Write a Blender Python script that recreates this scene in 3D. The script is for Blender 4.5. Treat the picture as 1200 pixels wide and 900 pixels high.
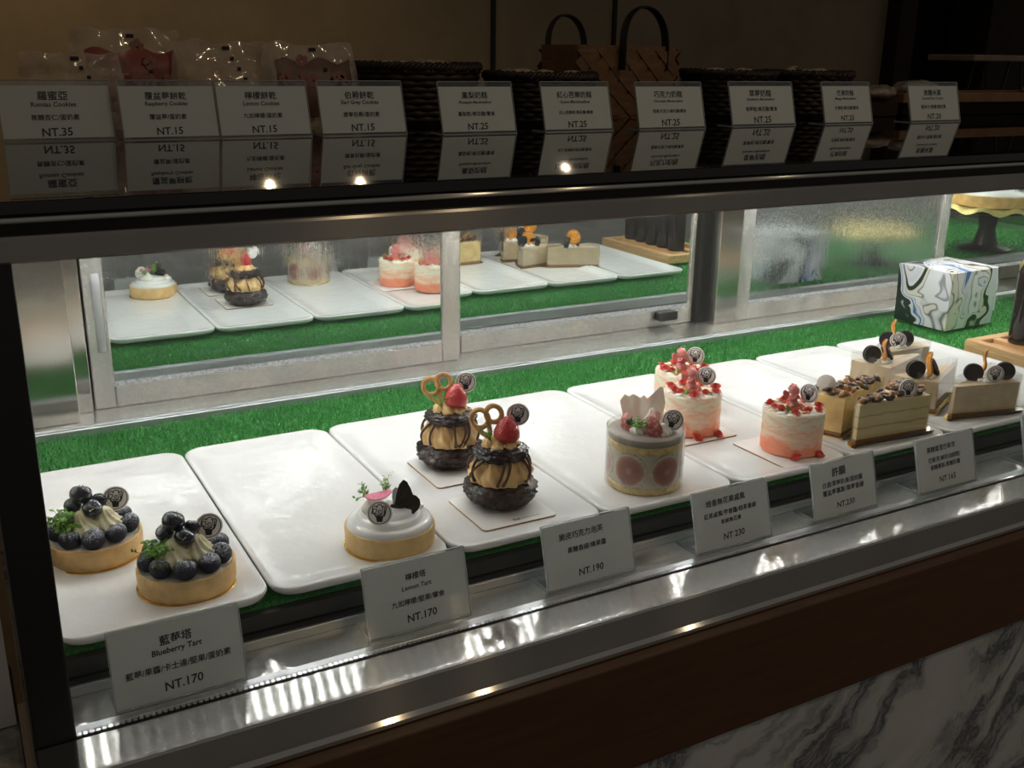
import bpy, bmesh, math, random
import numpy as np
from mathutils import Vector, Matrix, noise as mnoise

for _o in list(bpy.data.objects):
    bpy.data.objects.remove(_o)
SC = bpy.context.scene
COL = SC.collection
H = 0.95                       # height of the tray tops above the floor (added to every top-level object at the end)
PI = math.pi

# ---------------------------------------------------------------- camera
CAM = Vector((-0.2024, -0.7648, 0.4358))
def make_camera():
    yaw, pit, rol = 0.51145, 0.31190, 0.01564
    f = Vector((math.sin(yaw) * math.cos(pit), math.cos(yaw) * math.cos(pit), -math.sin(pit)))
    r = Vector((math.cos(yaw), -math.sin(yaw), 0))
    u = r.cross(f)
    r2 = r * math.cos(rol) + u * math.sin(rol)
    u2 = -r * math.sin(rol) + u * math.cos(rol)
    cd = bpy.data.cameras.new('camera')
    cd.sensor_fit = 'HORIZONTAL'
    cd.sensor_width = 36.0
    cd.lens = 1197.2 / 1200 * 36.0
    cd.clip_start = 0.02
    co = bpy.data.objects.new('camera', cd)
    COL.objects.link(co)
    m = Matrix(((r2.x, u2.x, -f.x, CAM.x), (r2.y, u2.y, -f.y, CAM.y), (r2.z, u2.z, -f.z, CAM.z), (0, 0, 0, 1)))
    co.matrix_world = m
    SC.camera = co
make_camera()

# ---------------------------------------------------------------- light and exposure
LED_POWER = 34.0              # emission strength of the diodes in the case, front strip
LED_POWER_REAR = 262.0         # the same, rear strip
SC.view_settings.view_transform = 'Standard'
SC.view_settings.look = 'None'
SC.view_settings.gamma = 1.0
SC.view_settings.use_curve_mapping = False
SC.view_settings.exposure = 0.0
w = bpy.data.worlds.new('room_ambient')
SC.world = w
w.use_nodes = True
w.node_tree.nodes['Background'].inputs[0].default_value = (1.0, 0.93, 0.84, 1)
w.node_tree.nodes['Background'].inputs[1].default_value = 0.092
SC.cycles.use_denoising = True
SC.cycles.max_bounces = 10
SC.cycles.diffuse_bounces = 4
SC.cycles.glossy_bounces = 6
SC.cycles.transmission_bounces = 6
SC.cycles.transparent_max_bounces = 32
SC.cycles.sample_clamp_indirect = 30.0
SC.cycles.caustics_reflective = True
SC.cycles.blur_glossy = 0.3

def spot(name, loc, target, power, color, size, angle=70, blend=.6):
    l = bpy.data.lights.new(name, 'SPOT')
    l.energy = power; l.color = color; l.shadow_soft_size = size
    l.spot_size = math.radians(angle); l.spot_blend = blend
    o = bpy.data.objects.new(name, l)
    COL.objects.link(o)
    o.location = loc
    d = Vector(target) - Vector(loc)
    o.rotation_euler = d.to_track_quat('-Z', 'Y').to_euler()
    return o
# shop downlights behind and above the customer, and over the staff aisle
spot('ceiling_spotlight', (0.69, -1.15, 1.65), (0.40, 0.10, 0.2), 5.0, (1.0, .76, .46), .006, 70)
spot('ceiling_spotlight', (0.98, -1.15, 1.65), (0.70, 0.10, 0.2), 4.0, (1.0, .76, .46), .006, 70)
spot('ceiling_spotlight', (1.75, -1.20, 1.65), (1.50, 0.10, 0.2), 4.0, (1.0, .80, .55), .006, 70)
spot('ceiling_spotlight', (-0.1, 0.55, 1.75), (-0.25, 1.5, 0.55), 26.0, (1.0, .74, .42), .05, 95, 1.0)

# ---------------------------------------------------------------- node helpers
class N:
    def __init__(s, name):
        s.m = bpy.data.materials.new(name)
        s.m.use_nodes = True
        s.t = s.m.node_tree
        s.p = s.t.nodes['Principled BSDF']
        s.out = s.t.nodes['Material Output']
    def add(s, typ, **kw):
        n = s.t.nodes.new(typ)
        for k, v in kw.items():
            setattr(n, k, v)
        return n
    def link(s, a, b):
        s.t.links.new(a, b)
    def set(s, n, key, v):
        if isinstance(v, bpy.types.NodeSocket):
            s.link(v, n.inputs[key])
        else:
            n.inputs[key].default_value = v
    def coord(s, kind='Object', scale=(1, 1, 1), rot=(0, 0, 0), loc=(0, 0, 0)):
        tc = s.add('ShaderNodeTexCoord')
        mp = s.add('ShaderNodeMapping')
        mp.inputs['Scale'].default_value = scale
        mp.inputs['Rotation'].default_value = rot
        mp.inputs['Location'].default_value = loc
        s.link(tc.outputs[kind], mp.inputs['Vector'])
        return mp.outputs[0]
    def noise(s, vec, scale=10., detail=4., rough=.55, dist=0., out='Fac'):
        n = s.add('ShaderNodeTexNoise')
        s.link(vec, n.inputs['Vector'])
        n.inputs['Scale'].default_value = scale
        n.inputs['Detail'].default_value = detail
        n.inputs['Roughness'].default_value = rough
        n.inputs['Distortion'].default_value = dist
        return n.outputs[out]
    def ramp(s, fac, stops, interp='LINEAR'):
        r = s.add('ShaderNodeValToRGB')
        r.color_ramp.interpolation = interp
        e = r.color_ramp.elements
        while len(e) > 1:
            e.remove(e[-1])
        for i, (p, c) in enumerate(stops):
            if not isinstance(c, (tuple, list)):
                c = (c, c, c)
            el = e[0] if i == 0 else e.new(p)
            el.position = p
            el.color = (c[0], c[1], c[2], 1)
        s.link(fac, r.inputs[0])
        return r.outputs[0]
    def math(s, op, a, b=0., c=None, clamp=False):
        n = s.add('ShaderNodeMath', operation=op, use_clamp=clamp)
        s.set(n, 0, a); s.set(n, 1, b)
        if c is not None:
            s.set(n, 2, c)
        return n.outputs[0]
    def mix(s, fac, a, b):
        n = s.add('ShaderNodeMix', data_type='RGBA')
        s.set(n, 0, fac)
        for i, v in ((6, a), (7, b)):
            if isinstance(v, (tuple, list)):
                v = (v[0], v[1], v[2], 1)
            s.set(n, i, v)
        return n.outputs[2]
    def bump(s, h, strength=.3, dist=.002):
        n = s.add('ShaderNodeBump')
        n.inputs['Strength'].default_value = strength
        n.inputs['Distance'].default_value = dist
        s.link(h, n.inputs['Height'])
        s.link(n.outputs[0], s.p.inputs['Normal'])
        return n.outputs[0]
    def sep(s, vec):
        n = s.add('ShaderNodeSeparateXYZ')
        s.link(vec, n.inputs[0])
        return n.outputs

def col(n, v):
    n.set(n.p, 'Base Color', (v[0], v[1], v[2], 1) if isinstance(v, (tuple, list)) else v)

def plain(name, c, rough=.5, metal=0., spec=.5, coat=0., sss=0., var=.12, nscale=120., bump=0., bscale=400., bdist=.0006):
    n = N(name)
    v = n.coord()
    f = n.noise(v, nscale, 3.)
    dk = tuple(x * (1 - var) for x in c); lt = tuple(min(1, x * (1 + var)) for x in c)
    col(n, n.ramp(f, [(.3, dk), (.7, lt)]))
    n.p.inputs['Roughness'].default_value = rough
    n.p.inputs['Metallic'].default_value = metal
    n.p.inputs['Specular IOR Level'].default_value = spec
    n.p.inputs['Coat Weight'].default_value = coat
    n.p.inputs['Coat Roughness'].default_value = .08
    if sss:
        n.p.inputs['Subsurface Weight'].default_value = sss
        n.p.inputs['Subsurface Radius'].default_value = (.006, .003, .002)
        n.p.inputs['Subsurface Scale'].default_value = .6
    if bump:
        n.bump(n.noise(v, bscale, 4.), bump, bdist)
    return n.m

def steel(name, c=(.66, .64, .60), rough=.22, aniso=.82, tangent=(1, 0, 0), wav=.010, grime=.10):
    """brushed metal: reflections stay sharp along the brushing (tangent) and spread across it"""
    n = N(name)
    v = n.coord('Object', (3, 3, 3))
    f = n.noise(v, 6., 5., .6)
    g = n.add('ShaderNodeBsdfAnisotropic')
    n.link(n.ramp(f, [(.3, tuple(x * (1 - grime) for x in c)), (.7, c)]), g.inputs['Color'])
    g.inputs['Roughness'].default_value = rough
    g.inputs['Anisotropy'].default_value = aniso
    t = n.add('ShaderNodeCombineXYZ')
    for i in range(3):
        t.inputs[i].default_value = tangent[i]
    n.link(t.outputs[0], g.inputs['Tangent'])
    b = n.add('ShaderNodeBump'); b.inputs['Strength'].default_value = wav; b.inputs['Distance'].default_value = .02
    n.link(n.noise(v, 2.2, 2.), b.inputs['Height'])
    n.link(b.outputs[0], g.inputs['Normal'])
    n.link(g.outputs[0], n.out.inputs['Surface'])
    return n.m

def clear(name, tint=(1, 1, 1), rough=.02, ior=1.45, haze=0., hazec=(.9, .9, .9), boost=1.0):
    """thin clear sheet: straight-through view plus Fresnel reflection"""
    n = N(name)
    tr = n.add('ShaderNodeBsdfTransparent'); tr.inputs[0].default_value = (*tint, 1)
    gl = n.add('ShaderNodeBsdfGlossy'); gl.inputs['Roughness'].default_value = rough
    fr = n.add('ShaderNodeFresnel'); fr.inputs[0].default_value = ior
    mx = n.add('ShaderNodeMixShader')
    bf = n.add('ShaderNodeNewGeometry').outputs['Backfacing']      # the same Fresnel on both faces of the sheet
    n.link(n.math('ADD', ior, n.math('MULTIPLY', bf, 1 / ior - ior)), fr.inputs[0])
    n.link(n.math('MULTIPLY', fr.outputs[0], boost, clamp=True), mx.inputs[0])
    n.link(tr.outputs[0], mx.inputs[1]); n.link(gl.outputs[0], mx.inputs[2])
    last = mx.outputs[0]
    if haze:
        df = n.add('ShaderNodeBsdfDiffuse'); df.inputs[0].default_value = (*hazec, 1)
        m2 = n.add('ShaderNodeMixShader')
        v = n.coord()
        n.link(n.ramp(n.noise(v, 40., 4.), [(.3, haze * .4), (.75, haze * 1.5)]), m2.inputs[0])
        n.link(last, m2.inputs[1]); n.link(df.outputs[0], m2.inputs[2])
        last = m2.outputs[0]
    n.link(last, n.out.inputs['Surface'])
    return n.m

def mirror(name, fog, tint=(.74, .80, .78)):
    """mirror door pane with condensation: drops and runs where the noise says so"""
    n = N(name)
    v = n.coord('Object')
    big = n.noise(v, 5.5, 4., .6)
    runs = n.noise(n.coord('Object', (60, 60, 7)), 1.6, 4., .7)
    drops = n.noise(v, 300., 2.)
    a = n.math('ADD', n.math('MULTIPLY', big, .7), n.math('MULTIPLY', runs, .3))
    z = n.sep(n.coord('Object'))[2]
    hi = n.math('MULTIPLY', n.math('SUBTRACT', z, .06), 1.6)
    a = n.math('ADD', a, n.math('ADD', hi, fog - .62))
    mask = n.ramp(a, [(.45, 0.), (.66, 1.)])
    col(n, tint)
    n.p.inputs['Metallic'].default_value = 1
    n.link(n.ramp(n.math('MULTIPLY', mask, n.ramp(drops, [(.35, .2), (.6, 1.)])), [(0, .015), (1, .22)]), n.p.inputs['Roughness'])
    b = n.add('ShaderNodeBump'); b.inputs['Distance'].default_value = .0005
    n.link(n.math('MULTIPLY', mask, .55), b.inputs['Strength'])
    n.link(n.math('ADD', n.math('MULTIPLY', drops, .4), runs), b.inputs['Height'])
    n.link(b.outputs[0], n.p.inputs['Normal'])
    df = n.add('ShaderNodeBsdfDiffuse'); df.inputs[0].default_value = (.8, .83, .85, 1)
    mx = n.add('ShaderNodeMixShader')
    n.link(n.math('ADD', n.math('MULTIPLY', mask, .10), .02), mx.inputs[0])
    n.link(n.p.outputs[0], mx.inputs[1]); n.link(df.outputs[0], mx.inputs[2])
    n.link(mx.outputs[0], n.out.inputs['Surface'])
    return n.m

MAT = {}
def build_materials():
    M = MAT
    M['steel'] = steel('brushed_steel')
    M['steel_up'] = steel('brushed_steel_upright', tangent=(0, 0, 1), rough=.24, aniso=.62)
    M['steel_rail'] = steel('brushed_steel_rail', c=(.42, .40, .37), rough=.26, aniso=.7)
    M['steel_ledge'] = steel('polished_steel_ledge', c=(.66, .65, .62), rough=.17, aniso=.82, wav=.0015)
    M['alu'] = steel('aluminium_channel', c=(.62, .64, .66), rough=.4, aniso=.3)
    M['bright_trim'] = plain('glint_metal', (.85, .86, .88), .25, 1.)
    M['bead'] = plain('grey_pane_bead', (.30, .31, .32), .5, var=.4, nscale=260)
    M['black'] = plain('black_powder_coat', (.008, .008, .008), .45)
    M['gasket'] = plain('black_gasket', (.006, .006, .006), .6)
    M['dark_plastic'] = plain('dark_grey_plastic', (.035, .036, .036), .38)
    M['inner_white'] = plain('white_inner_panel', (.55, .56, .56), .4)
    n = N('black_gloss_glass'); col(n, (.006, .006, .006)); n.p.inputs['Roughness'].default_value = .035
    n.p.inputs['Roughness'].default_value = .008
    n.p.inputs['IOR'].default_value = 1.6; M['black_glass'] = n.m
    M['glass'] = clear('front_glass', (.985, .99, .985), .0, 1.45)
    M['acrylic'] = clear('clear_acrylic', (.95, .965, .965), .03, 1.49, .012, (.9, .92, .93))
    M['film'] = clear('clear_cake_film', (.97, .97, .96), .04, 1.4, .018, (.85, .84, .8), 1.2)
    M['cello'] = clear('cellophane', (.93, .90, .86), .08, 1.45, .30, (.72, .62, .52), 2.0)
    # diodes
    for key, pw in (('led', LED_POWER), ('led_rear', LED_POWER_REAR)):
        n = N(key + '_diode')
        e = n.add('ShaderNodeEmission'); e.inputs[0].default_value = (1, .99, .972, 1); e.inputs[1].default_value = pw
        n.link(e.outputs[0], n.out.inputs['Surface']); M[key] = n.m
    # mirrors
    M['mirror_clear'] = mirror('mirror_pane_clear', .36)
    M['mirror_mist'] = mirror('mirror_pane_misted', .43)
    M['mirror_wet'] = mirror('mirror_pane_wet', .74, (.66, .70, .68))
    # glazed tray
    n = N('white_glazed_tray'); col(n, (.80, .80, .79)); n.p.inputs['Roughness'].default_value = .07
    v = n.coord('Object'); n.bump(n.noise(v, 40., 2.), .36, .002); M['tray'] = n.m
    # grass
    n = N('artificial_grass'); v = n.coord('Object')
    f = n.noise(v, 420., 2.); g = n.noise(v, 14., 3.)
    c1 = n.ramp(f, [(.28, (.020, .15, .028)), (.5, (.055, .32, .062)), (.74, (.15, .52, .15))])
    col(n, n.mix(n.math('MULTIPLY', g, .4), c1, (.035, .22, .035, 1)))
    n.p.inputs['Roughness'].default_value = .42; M['grass'] = n.m
    # room
    n = N('stained_concrete_wall'); v = n.coord('Object')
    f = n.noise(v, 2.4, 6., .65); g = n.noise(v, 9., 5., .6)
    c1 = n.ramp(f, [(.3, (.19, .145, .088)), (.62, (.27, .21, .135))])
    col(n, n.mix(n.ramp(g, [(.45, 0.), (.75, .5)]), c1, (.17, .13, .08)))
    n.p.inputs['Roughness'].default_value = .8; M['wall'] = n.m
    M['wall_seam'] = plain('dark_panel_seam', (.012, .010, .008), .8)
    M['dark_wood'] = plain('dark_stained_wood', (.035, .024, .017), .8, nscale=20, spec=.1)
    M['door_dark'] = plain('near_black_doorway', (.012, .010, .009), .7, spec=.1)
    M['floor'] = plain('grey_stone_floor', (.22, .2, .175), .55, nscale=8)
    M['plaster'] = plain('beige_plaster', (.66, .60, .54), .75, nscale=12)
    M['stone_block'] = plain('speckled_grey_stone', (.36, .33, .29), .6, var=.4, nscale=60)
    # wood band
    n = N('brown_laminate_band'); v = n.coord('Object', (3, 60, 60))
    f = n.noise(v, 3., 5., .6)
    col(n, n.ramp(f, [(.3, (.080, .037, .016)), (.7, (.115, .054, .023))]))
    n.p.inputs['Roughness'].default_value = .36; M['band'] = n.m
    # marble
    n = N('white_grey_marble'); v = n.coord('Object', (1, 1, 1), (0, math.radians(48), 0))
    wrp = n.noise(v, 3.2, 6., .62, .6, 'Color')
    add = n.add('ShaderNodeVectorMath', operation='MULTIPLY_ADD')
    n.link(wrp, add.inputs[0]); add.inputs[1].default_value = (.25, .25, .25); n.link(v, add.inputs[2])
    st = n.add('ShaderNodeMapping'); st.inputs['Scale'].default_value = (1.2, 1, 5.2); n.link(add.outputs[0], st.inputs[0])
    a = n.noise(st.outputs[0], 1.5, 7., .62)
    vein = n.math('ABSOLUTE', n.math('SUBTRACT', a, .5))
    c1 = n.ramp(vein, [(.0, (.12, .125, .14)), (.018, (.30, .31, .33)), (.07, (.56, .57, .56)), (.2, (.66, .67, .65))])
    b = n.noise(st.outputs[0], .75, 5., .6)
    col(n, n.mix(n.ramp(b, [(.52, 0.), (.64, .75)]), c1, (.17, .175, .19)))
    n.p.inputs['Roughness'].default_value = .22; M['marble'] = n.m
    # paper etc
    M['paper'] = plain('white_card', (.80, .80, .78), .6, nscale=30, var=.02)
    M['ink'] = plain('black_ink', (.012, .012, .016), .6)
    M['ink_blue'] = plain('blue_black_ink', (.03, .03, .11), .6)
    M['board'] = plain('white_cake_board', (.80, .78, .75), .45, var=.02)
    M['board_edge'] = plain('brown_board_edge', (.36, .20, .09), .6)
    M['gold'] = plain('gold_card', (.85, .58, .18), .22, 1., var=.05)
    M['choc_board'] = plain('dark_board_underside', (.05, .03, .015), .35)
    # pastry
    M['crust'] = plain('baked_tart_crust', (.70, .46, .20), .62, var=.22, nscale=70, bump=.35, bscale=600, sss=.1)
    M['crust_pale'] = plain('pale_tart_crust', (.74, .50, .22), .6, var=.16, nscale=60, bump=.3, bscale=600, sss=.1)
    M['custard'] = plain('custard_cream', (.74, .70, .62), .4, sss=.15)
    M['cream_yellow'] = plain('piped_lemon_cream', (.88, .83, .58), .42, sss=.2, var=.05)
    M['meringue'] = plain('white_glaze_cream', (.84, .84, .82), .22, sss=.2, var=.03)
    M['cream_white'] = plain('whipped_cream', (.85, .83, .74), .4, sss=.2, var=.04)
    M['cream_tan'] = plain('caramel_cream', (.72, .47, .20), .38, sss=.15, var=.12, nscale=90)
    M['choco'] = plain('dark_choc_shell', (.030, .015, .012), .24, var=.5, nscale=160, bump=.6, bscale=260, bdist=.0016)
    M['choco_smooth'] = plain('dark_choc_glaze', (.022, .012, .010), .15, var=.3, bump=.2, bscale=120)
    M['drizzle'] = plain('milk_choc_drizzle', (.085, .035, .015), .25)
    M['butterfly'] = plain('dark_chocolate_plaque', (.030, .022, .014), .35, var=.35, nscale=220)
    M['pretzel'] = plain('baked_pretzel', (.52, .27, .085), .38, var=.3, nscale=150)
    M['petal'] = plain('pink_petal', (.78, .16, .27), .5, var=.2, nscale=300)
    M['herb'] = plain('green_herb', (.17, .36, .05), .5, var=.35, nscale=300)
    M['herb_dark'] = plain('dark_green_herb', (.05, .14, .03), .5, var=.35, nscale=300)
    # blueberries
    def berry(name, dust):
        n = N(name); v = n.coord('Object')
        f = n.noise(v, 620., 4., .75); g = n.noise(v, 170., 3.)
        base = n.ramp(g, [(.3, (.006, .008, .020)), (.7, (.016, .020, .045))])
        if dust:
            geo = n.add('ShaderNodeNewGeometry')
            z = n.sep(geo.outputs['Normal'])[2]
            k = n.math('ADD', n.math('MULTIPLY', z, .22), f)
            col(n, n.mix(n.ramp(k, [(.58, 0.), (.70, .30), (.80, .85)]), base, (.62, .64, .70)))
            n.p.inputs['Roughness'].default_value = .6
        else:
            col(n, base); n.p.inputs['Roughness'].default_value = .08
            n.p.inputs['Coat Weight'].default_value = .8
        return n.m
    M['berry_dust'] = berry('sugar_dusted_blueberry', True)
    M['berry_gloss'] = berry('glazed_blueberry', False)
    # strawberry
    n = N('glazed_strawberry'); v = n.coord('Object')
    vo = n.add('ShaderNodeTexVoronoi'); vo.inputs['Scale'].default_value = 420; n.link(v, vo.inputs['Vector'])
    d = vo.outputs['Distance']
    col(n, n.ramp(d, [(.0, (.62, .40, .16)), (.16, (.45, .03, .03)), (.6, (.55, .025, .03))]))
    n.p.inputs['Roughness'].default_value = .16; n.p.inputs['Coat Weight'].default_value = .5
    n.bump(d, .5, .0012); M['strawberry'] = n.m
    # marbled buttercream, colour by height with swirls
    n = N('marbled_buttercream'); v = n.coord('Object')
    w_ = n.noise(n.coord('Object', (30, 30, 60)), 1.0, 3., .5, .6)
    w2 = n.noise(n.coord('Object', (16, 16, 75)), 1.4, 4., .55, 1.6)
    z = n.sep(v)[2]
    h = n.math('ADD', n.math('MULTIPLY', z, 17.), n.math('MULTIPLY', n.math('SUBTRACT', w_, .5), .62))
    c1 = n.ramp(h, [(.0, (.86, .25, .13)), (.24, (.88, .30, .17)), (.30, (.88, .55, .38)), (.40, (.84, .70, .52)), (.52, (.86, .50, .33)), (.58, (.82, .74, .56)), (.76, (.80, .76, .58)), (1, (.83, .79, .64))])
    streak = n.ramp(w2, [(.47, 0.), (.53, .9), (.58, 0.)])
    col(n, n.mix(n.math('MULTIPLY', streak, .85), c1, (.84, .40, .25)))
    n.p.inputs['Roughness'].default_value = .42; n.p.inputs['Subsurface Weight'].default_value = .15
    n.p.inputs['Subsurface Radius'].default_value = (.006, .003, .002); n.p.inputs['Subsurface Scale'].default_value = .6
    M['buttercream'] = n.m
    M['rose'] = plain('red_sugar_rose', (.68, .085, .06), .45, var=.25, nscale=300)
    M['candy'] = plain('coral_crumb', (.86, .22, .12), .4, var=.25, nscale=300)
    M['figurine'] = plain('pink_chocolate_figure', (.72, .26, .24), .28, var=.08, sss=.2)
    M['leaf_cream'] = plain('cream_petal', (.80, .76, .55), .5)
    # fig
    n = N('cut_fig'); v = n.coord('Object')
    s = n.sep(v)
    r = n.math('MULTIPLY', n.math('SQRT', n.math('ADD', n.math('MULTIPLY', s[0], s[0]), n.math('MULTIPLY', s[2], s[2]))), 1 / .0202)
    rn = n.math('ADD', r, n.math('MULTIPLY', n.math('SUBTRACT', n.noise(v, 500., 3.), .5), .35))
    col(n, n.ramp(rn, [(.0, (.48, .25, .16)), (.25, (.27, .075, .05)), (.62, (.33, .11, .075)), (.80, (.48, .30, .22)), (.88, (.70, .62, .50)), (.955, (.40, .40, .22)), (1., (.10, .10, .06))]))
    n.p.inputs['Roughness'].default_value = .35; M['fig'] = n.m
    n = N('fig_wedge'); v = n.coord('Object'); f = n.noise(v, 260., 4.)
    col(n, n.ramp(f, [(.32, (.30, .05, .045)), (.55, (.50, .15, .12)), (.70, (.70, .52, .42))]))
    n.p.inputs['Roughness'].default_value = .35; M['fig_wedge'] = n.m
    M['fig_skin'] = plain('fig_skin', (.22, .10, .12), .5, var=.4, nscale=90)
    M['sponge'] = plain('yellow_sponge', (.72, .54, .24), .75, var=.3, nscale=160, bump=.5, bscale=500)
    M['earl_cream'] = plain('pale_tea_cream', (.56, .50, .42), .5, var=.06)
    M['tea_top'] = plain('grey_tea_glaze', (.32, .27, .235), .45, var=.05)
    M['white_choc'] = plain('white_chocolate_shard', (.80, .75, .69), .35, sss=.3, var=.04)
    # cake slices
    n = N('layered_cheese_cake'); v = n.coord('Object'); z = n.sep(v)[2]
    f = n.noise(n.coord('Object', (40, 40, 90)), 1., 3.)
    h = n.math('ADD', n.math('MULTIPLY', z, 19.), n.math('MULTIPLY', n.math('SUBTRACT', f, .5), .16))
    col(n, n.ramp(h, [(.0, (.60, .40, .13)), (.06, (.74, .60, .28)), (.36, (.76, .63, .32)), (.40, (.42, .26, .09)), (.43, (.74, .61, .31)), (.64, (.78, .66, .36)), (.68, (.50, .33, .13)), (.71, (.76, .64, .34)), (1., (.78, .66, .37))]))
    n.p.inputs['Roughness'].default_value = .5; M['cheese'] = n.m
    M['cheese_plain'] = plain('golden_cheese_cake', (.84, .61, .25), .5, var=.2, nscale=60)
    M['brown_sugar_cake'] = plain('brown_sugar_cake', (.60, .46, .29), .6, var=.12, nscale=70, bump=.3, bscale=300)
    M['crumb_base'] = plain('crumb_base', (.24, .12, .05), .8, var=.4, nscale=300)
    M['nut'] = plain('toasted_nut', (.34, .17, .06), .45, var=.5, nscale=200)
    M['nut_dark'] = plain('dark_chocolate_nut', (.055, .028, .018), .4, var=.5, nscale=200)
    M['cookie'] = plain('black_cocoa_cookie', (.020, .017, .016), .55, var=.3, bump=.6, bscale=700, bdist=.0008)
    M['orange'] = plain('dried_orange', (.74, .29, .03), .35, var=.35, nscale=200)
    M['orange_rind'] = plain('dried_orange_rind', (.52, .20, .03), .45, var=.3)
    M['disc'] = plain('kraft_white_token', (.86, .82, .78), .55, var=.02)
    # marble print box
    n = N('poured_paint_paper'); v = n.coord('Object', (1, 1, 1), (.2, .3, .5))
    wv = n.noise(v, 9., 2., .45, .8, 'Color')
    ad = n.add('ShaderNodeVectorMath', operation='MULTIPLY_ADD')
    n.link(wv, ad.inputs[0]); ad.inputs[1].default_value = (.11, .11, .11); n.link(n.coord('Object', (1, 1, .22)), ad.inputs[2])
    a = n.noise(ad.outputs[0], 11., 1.5, .35)
    W = (.74, .74, .77); G = (.012, .032, .020)
    C_ = (.72, .69, .60); LV = (.66, .66, .73); K = (.03, .03, .045)
    col(n, n.ramp(a, [(.0, W), (.36, W), (.364, K), (.370, W), (.40, LV), (.415, LV), (.42, W), (.440, W), (.446, G), (.486, G), (.492, C_), (.515, C_), (.519, K), (.525, W), (.552, W), (.556, K), (.561, LV), (.580, LV), (.585, (.05, .17, .46)), (.598, (.06, .20, .50)), (.602, W), (.625, W), (.63, G), (.69, G), (.70, W)]))
    n.p.inputs['Roughness'].default_value = .3; M['box_paper'] = n.m
    # wood tray
    n = N('light_bamboo'); v = n.coord('Object', (60, 4, 60)); f = n.noise(v, 3., 4.)
    col(n, n.ramp(f, [(.3, (.58, .33, .14)), (.7, (.74, .48, .24))]))
    n.p.inputs['Roughness'].default_value = .45; M['bamboo'] = n.m
    n = N('cold_brew_bottle'); col(n, (.014, .008, .006)); n.p.inputs['Roughness'].default_value = .07; M['bottle'] = n.m
    M['bottle_cap'] = plain('black_bottle_cap', (.01, .01, .01), .4)
    M['doily'] = plain('gold_foil_doily', (.80, .66, .26), .35, .6)
    M['stand'] = plain('dark_bronze_stand', (.05, .04, .03), .3, .6)
    # goods on top
    M['wicker'] = plain('dark_wicker', (.026, .014, .007), .55, var=.5, nscale=90)
    n = N('woven_bark'); v = n.coord('Object', (1, 1, 1)); f = n.noise(n.coord('Object', (12, 12, 40), (0, .7, 0)), 3., 4.)
    col(n, n.ramp(f, [(.3, (.13, .06, .022)), (.7, (.22, .11, .045))]))
    n.p.inputs['Roughness'].default_value = .6; M['bark'] = n.m
    M['leather'] = plain('dark_leather_strap', (.012, .008, .006), .5)
    M['red_print'] = plain('dark_red_print', (.20, .028, .024), .45)
    M['pink_print'] = plain('pale_flower_print', (.34, .16, .13), .45)
    M['brown_print'] = plain('brown_print', (.14, .075, .05), .45)
    M['sweet'] = plain('pale_wrapped_sweet', (.42, .34, .25), .5, var=.2)
    M['crate'] = plain('old_wood_crate', (.20, .10, .04), .6, var=.3, nscale=20)
    M['shelf'] = plain('grey_brown_shelf', (.22, .16, .11), .6, var=.2, nscale=20)
build_materials()

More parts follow.
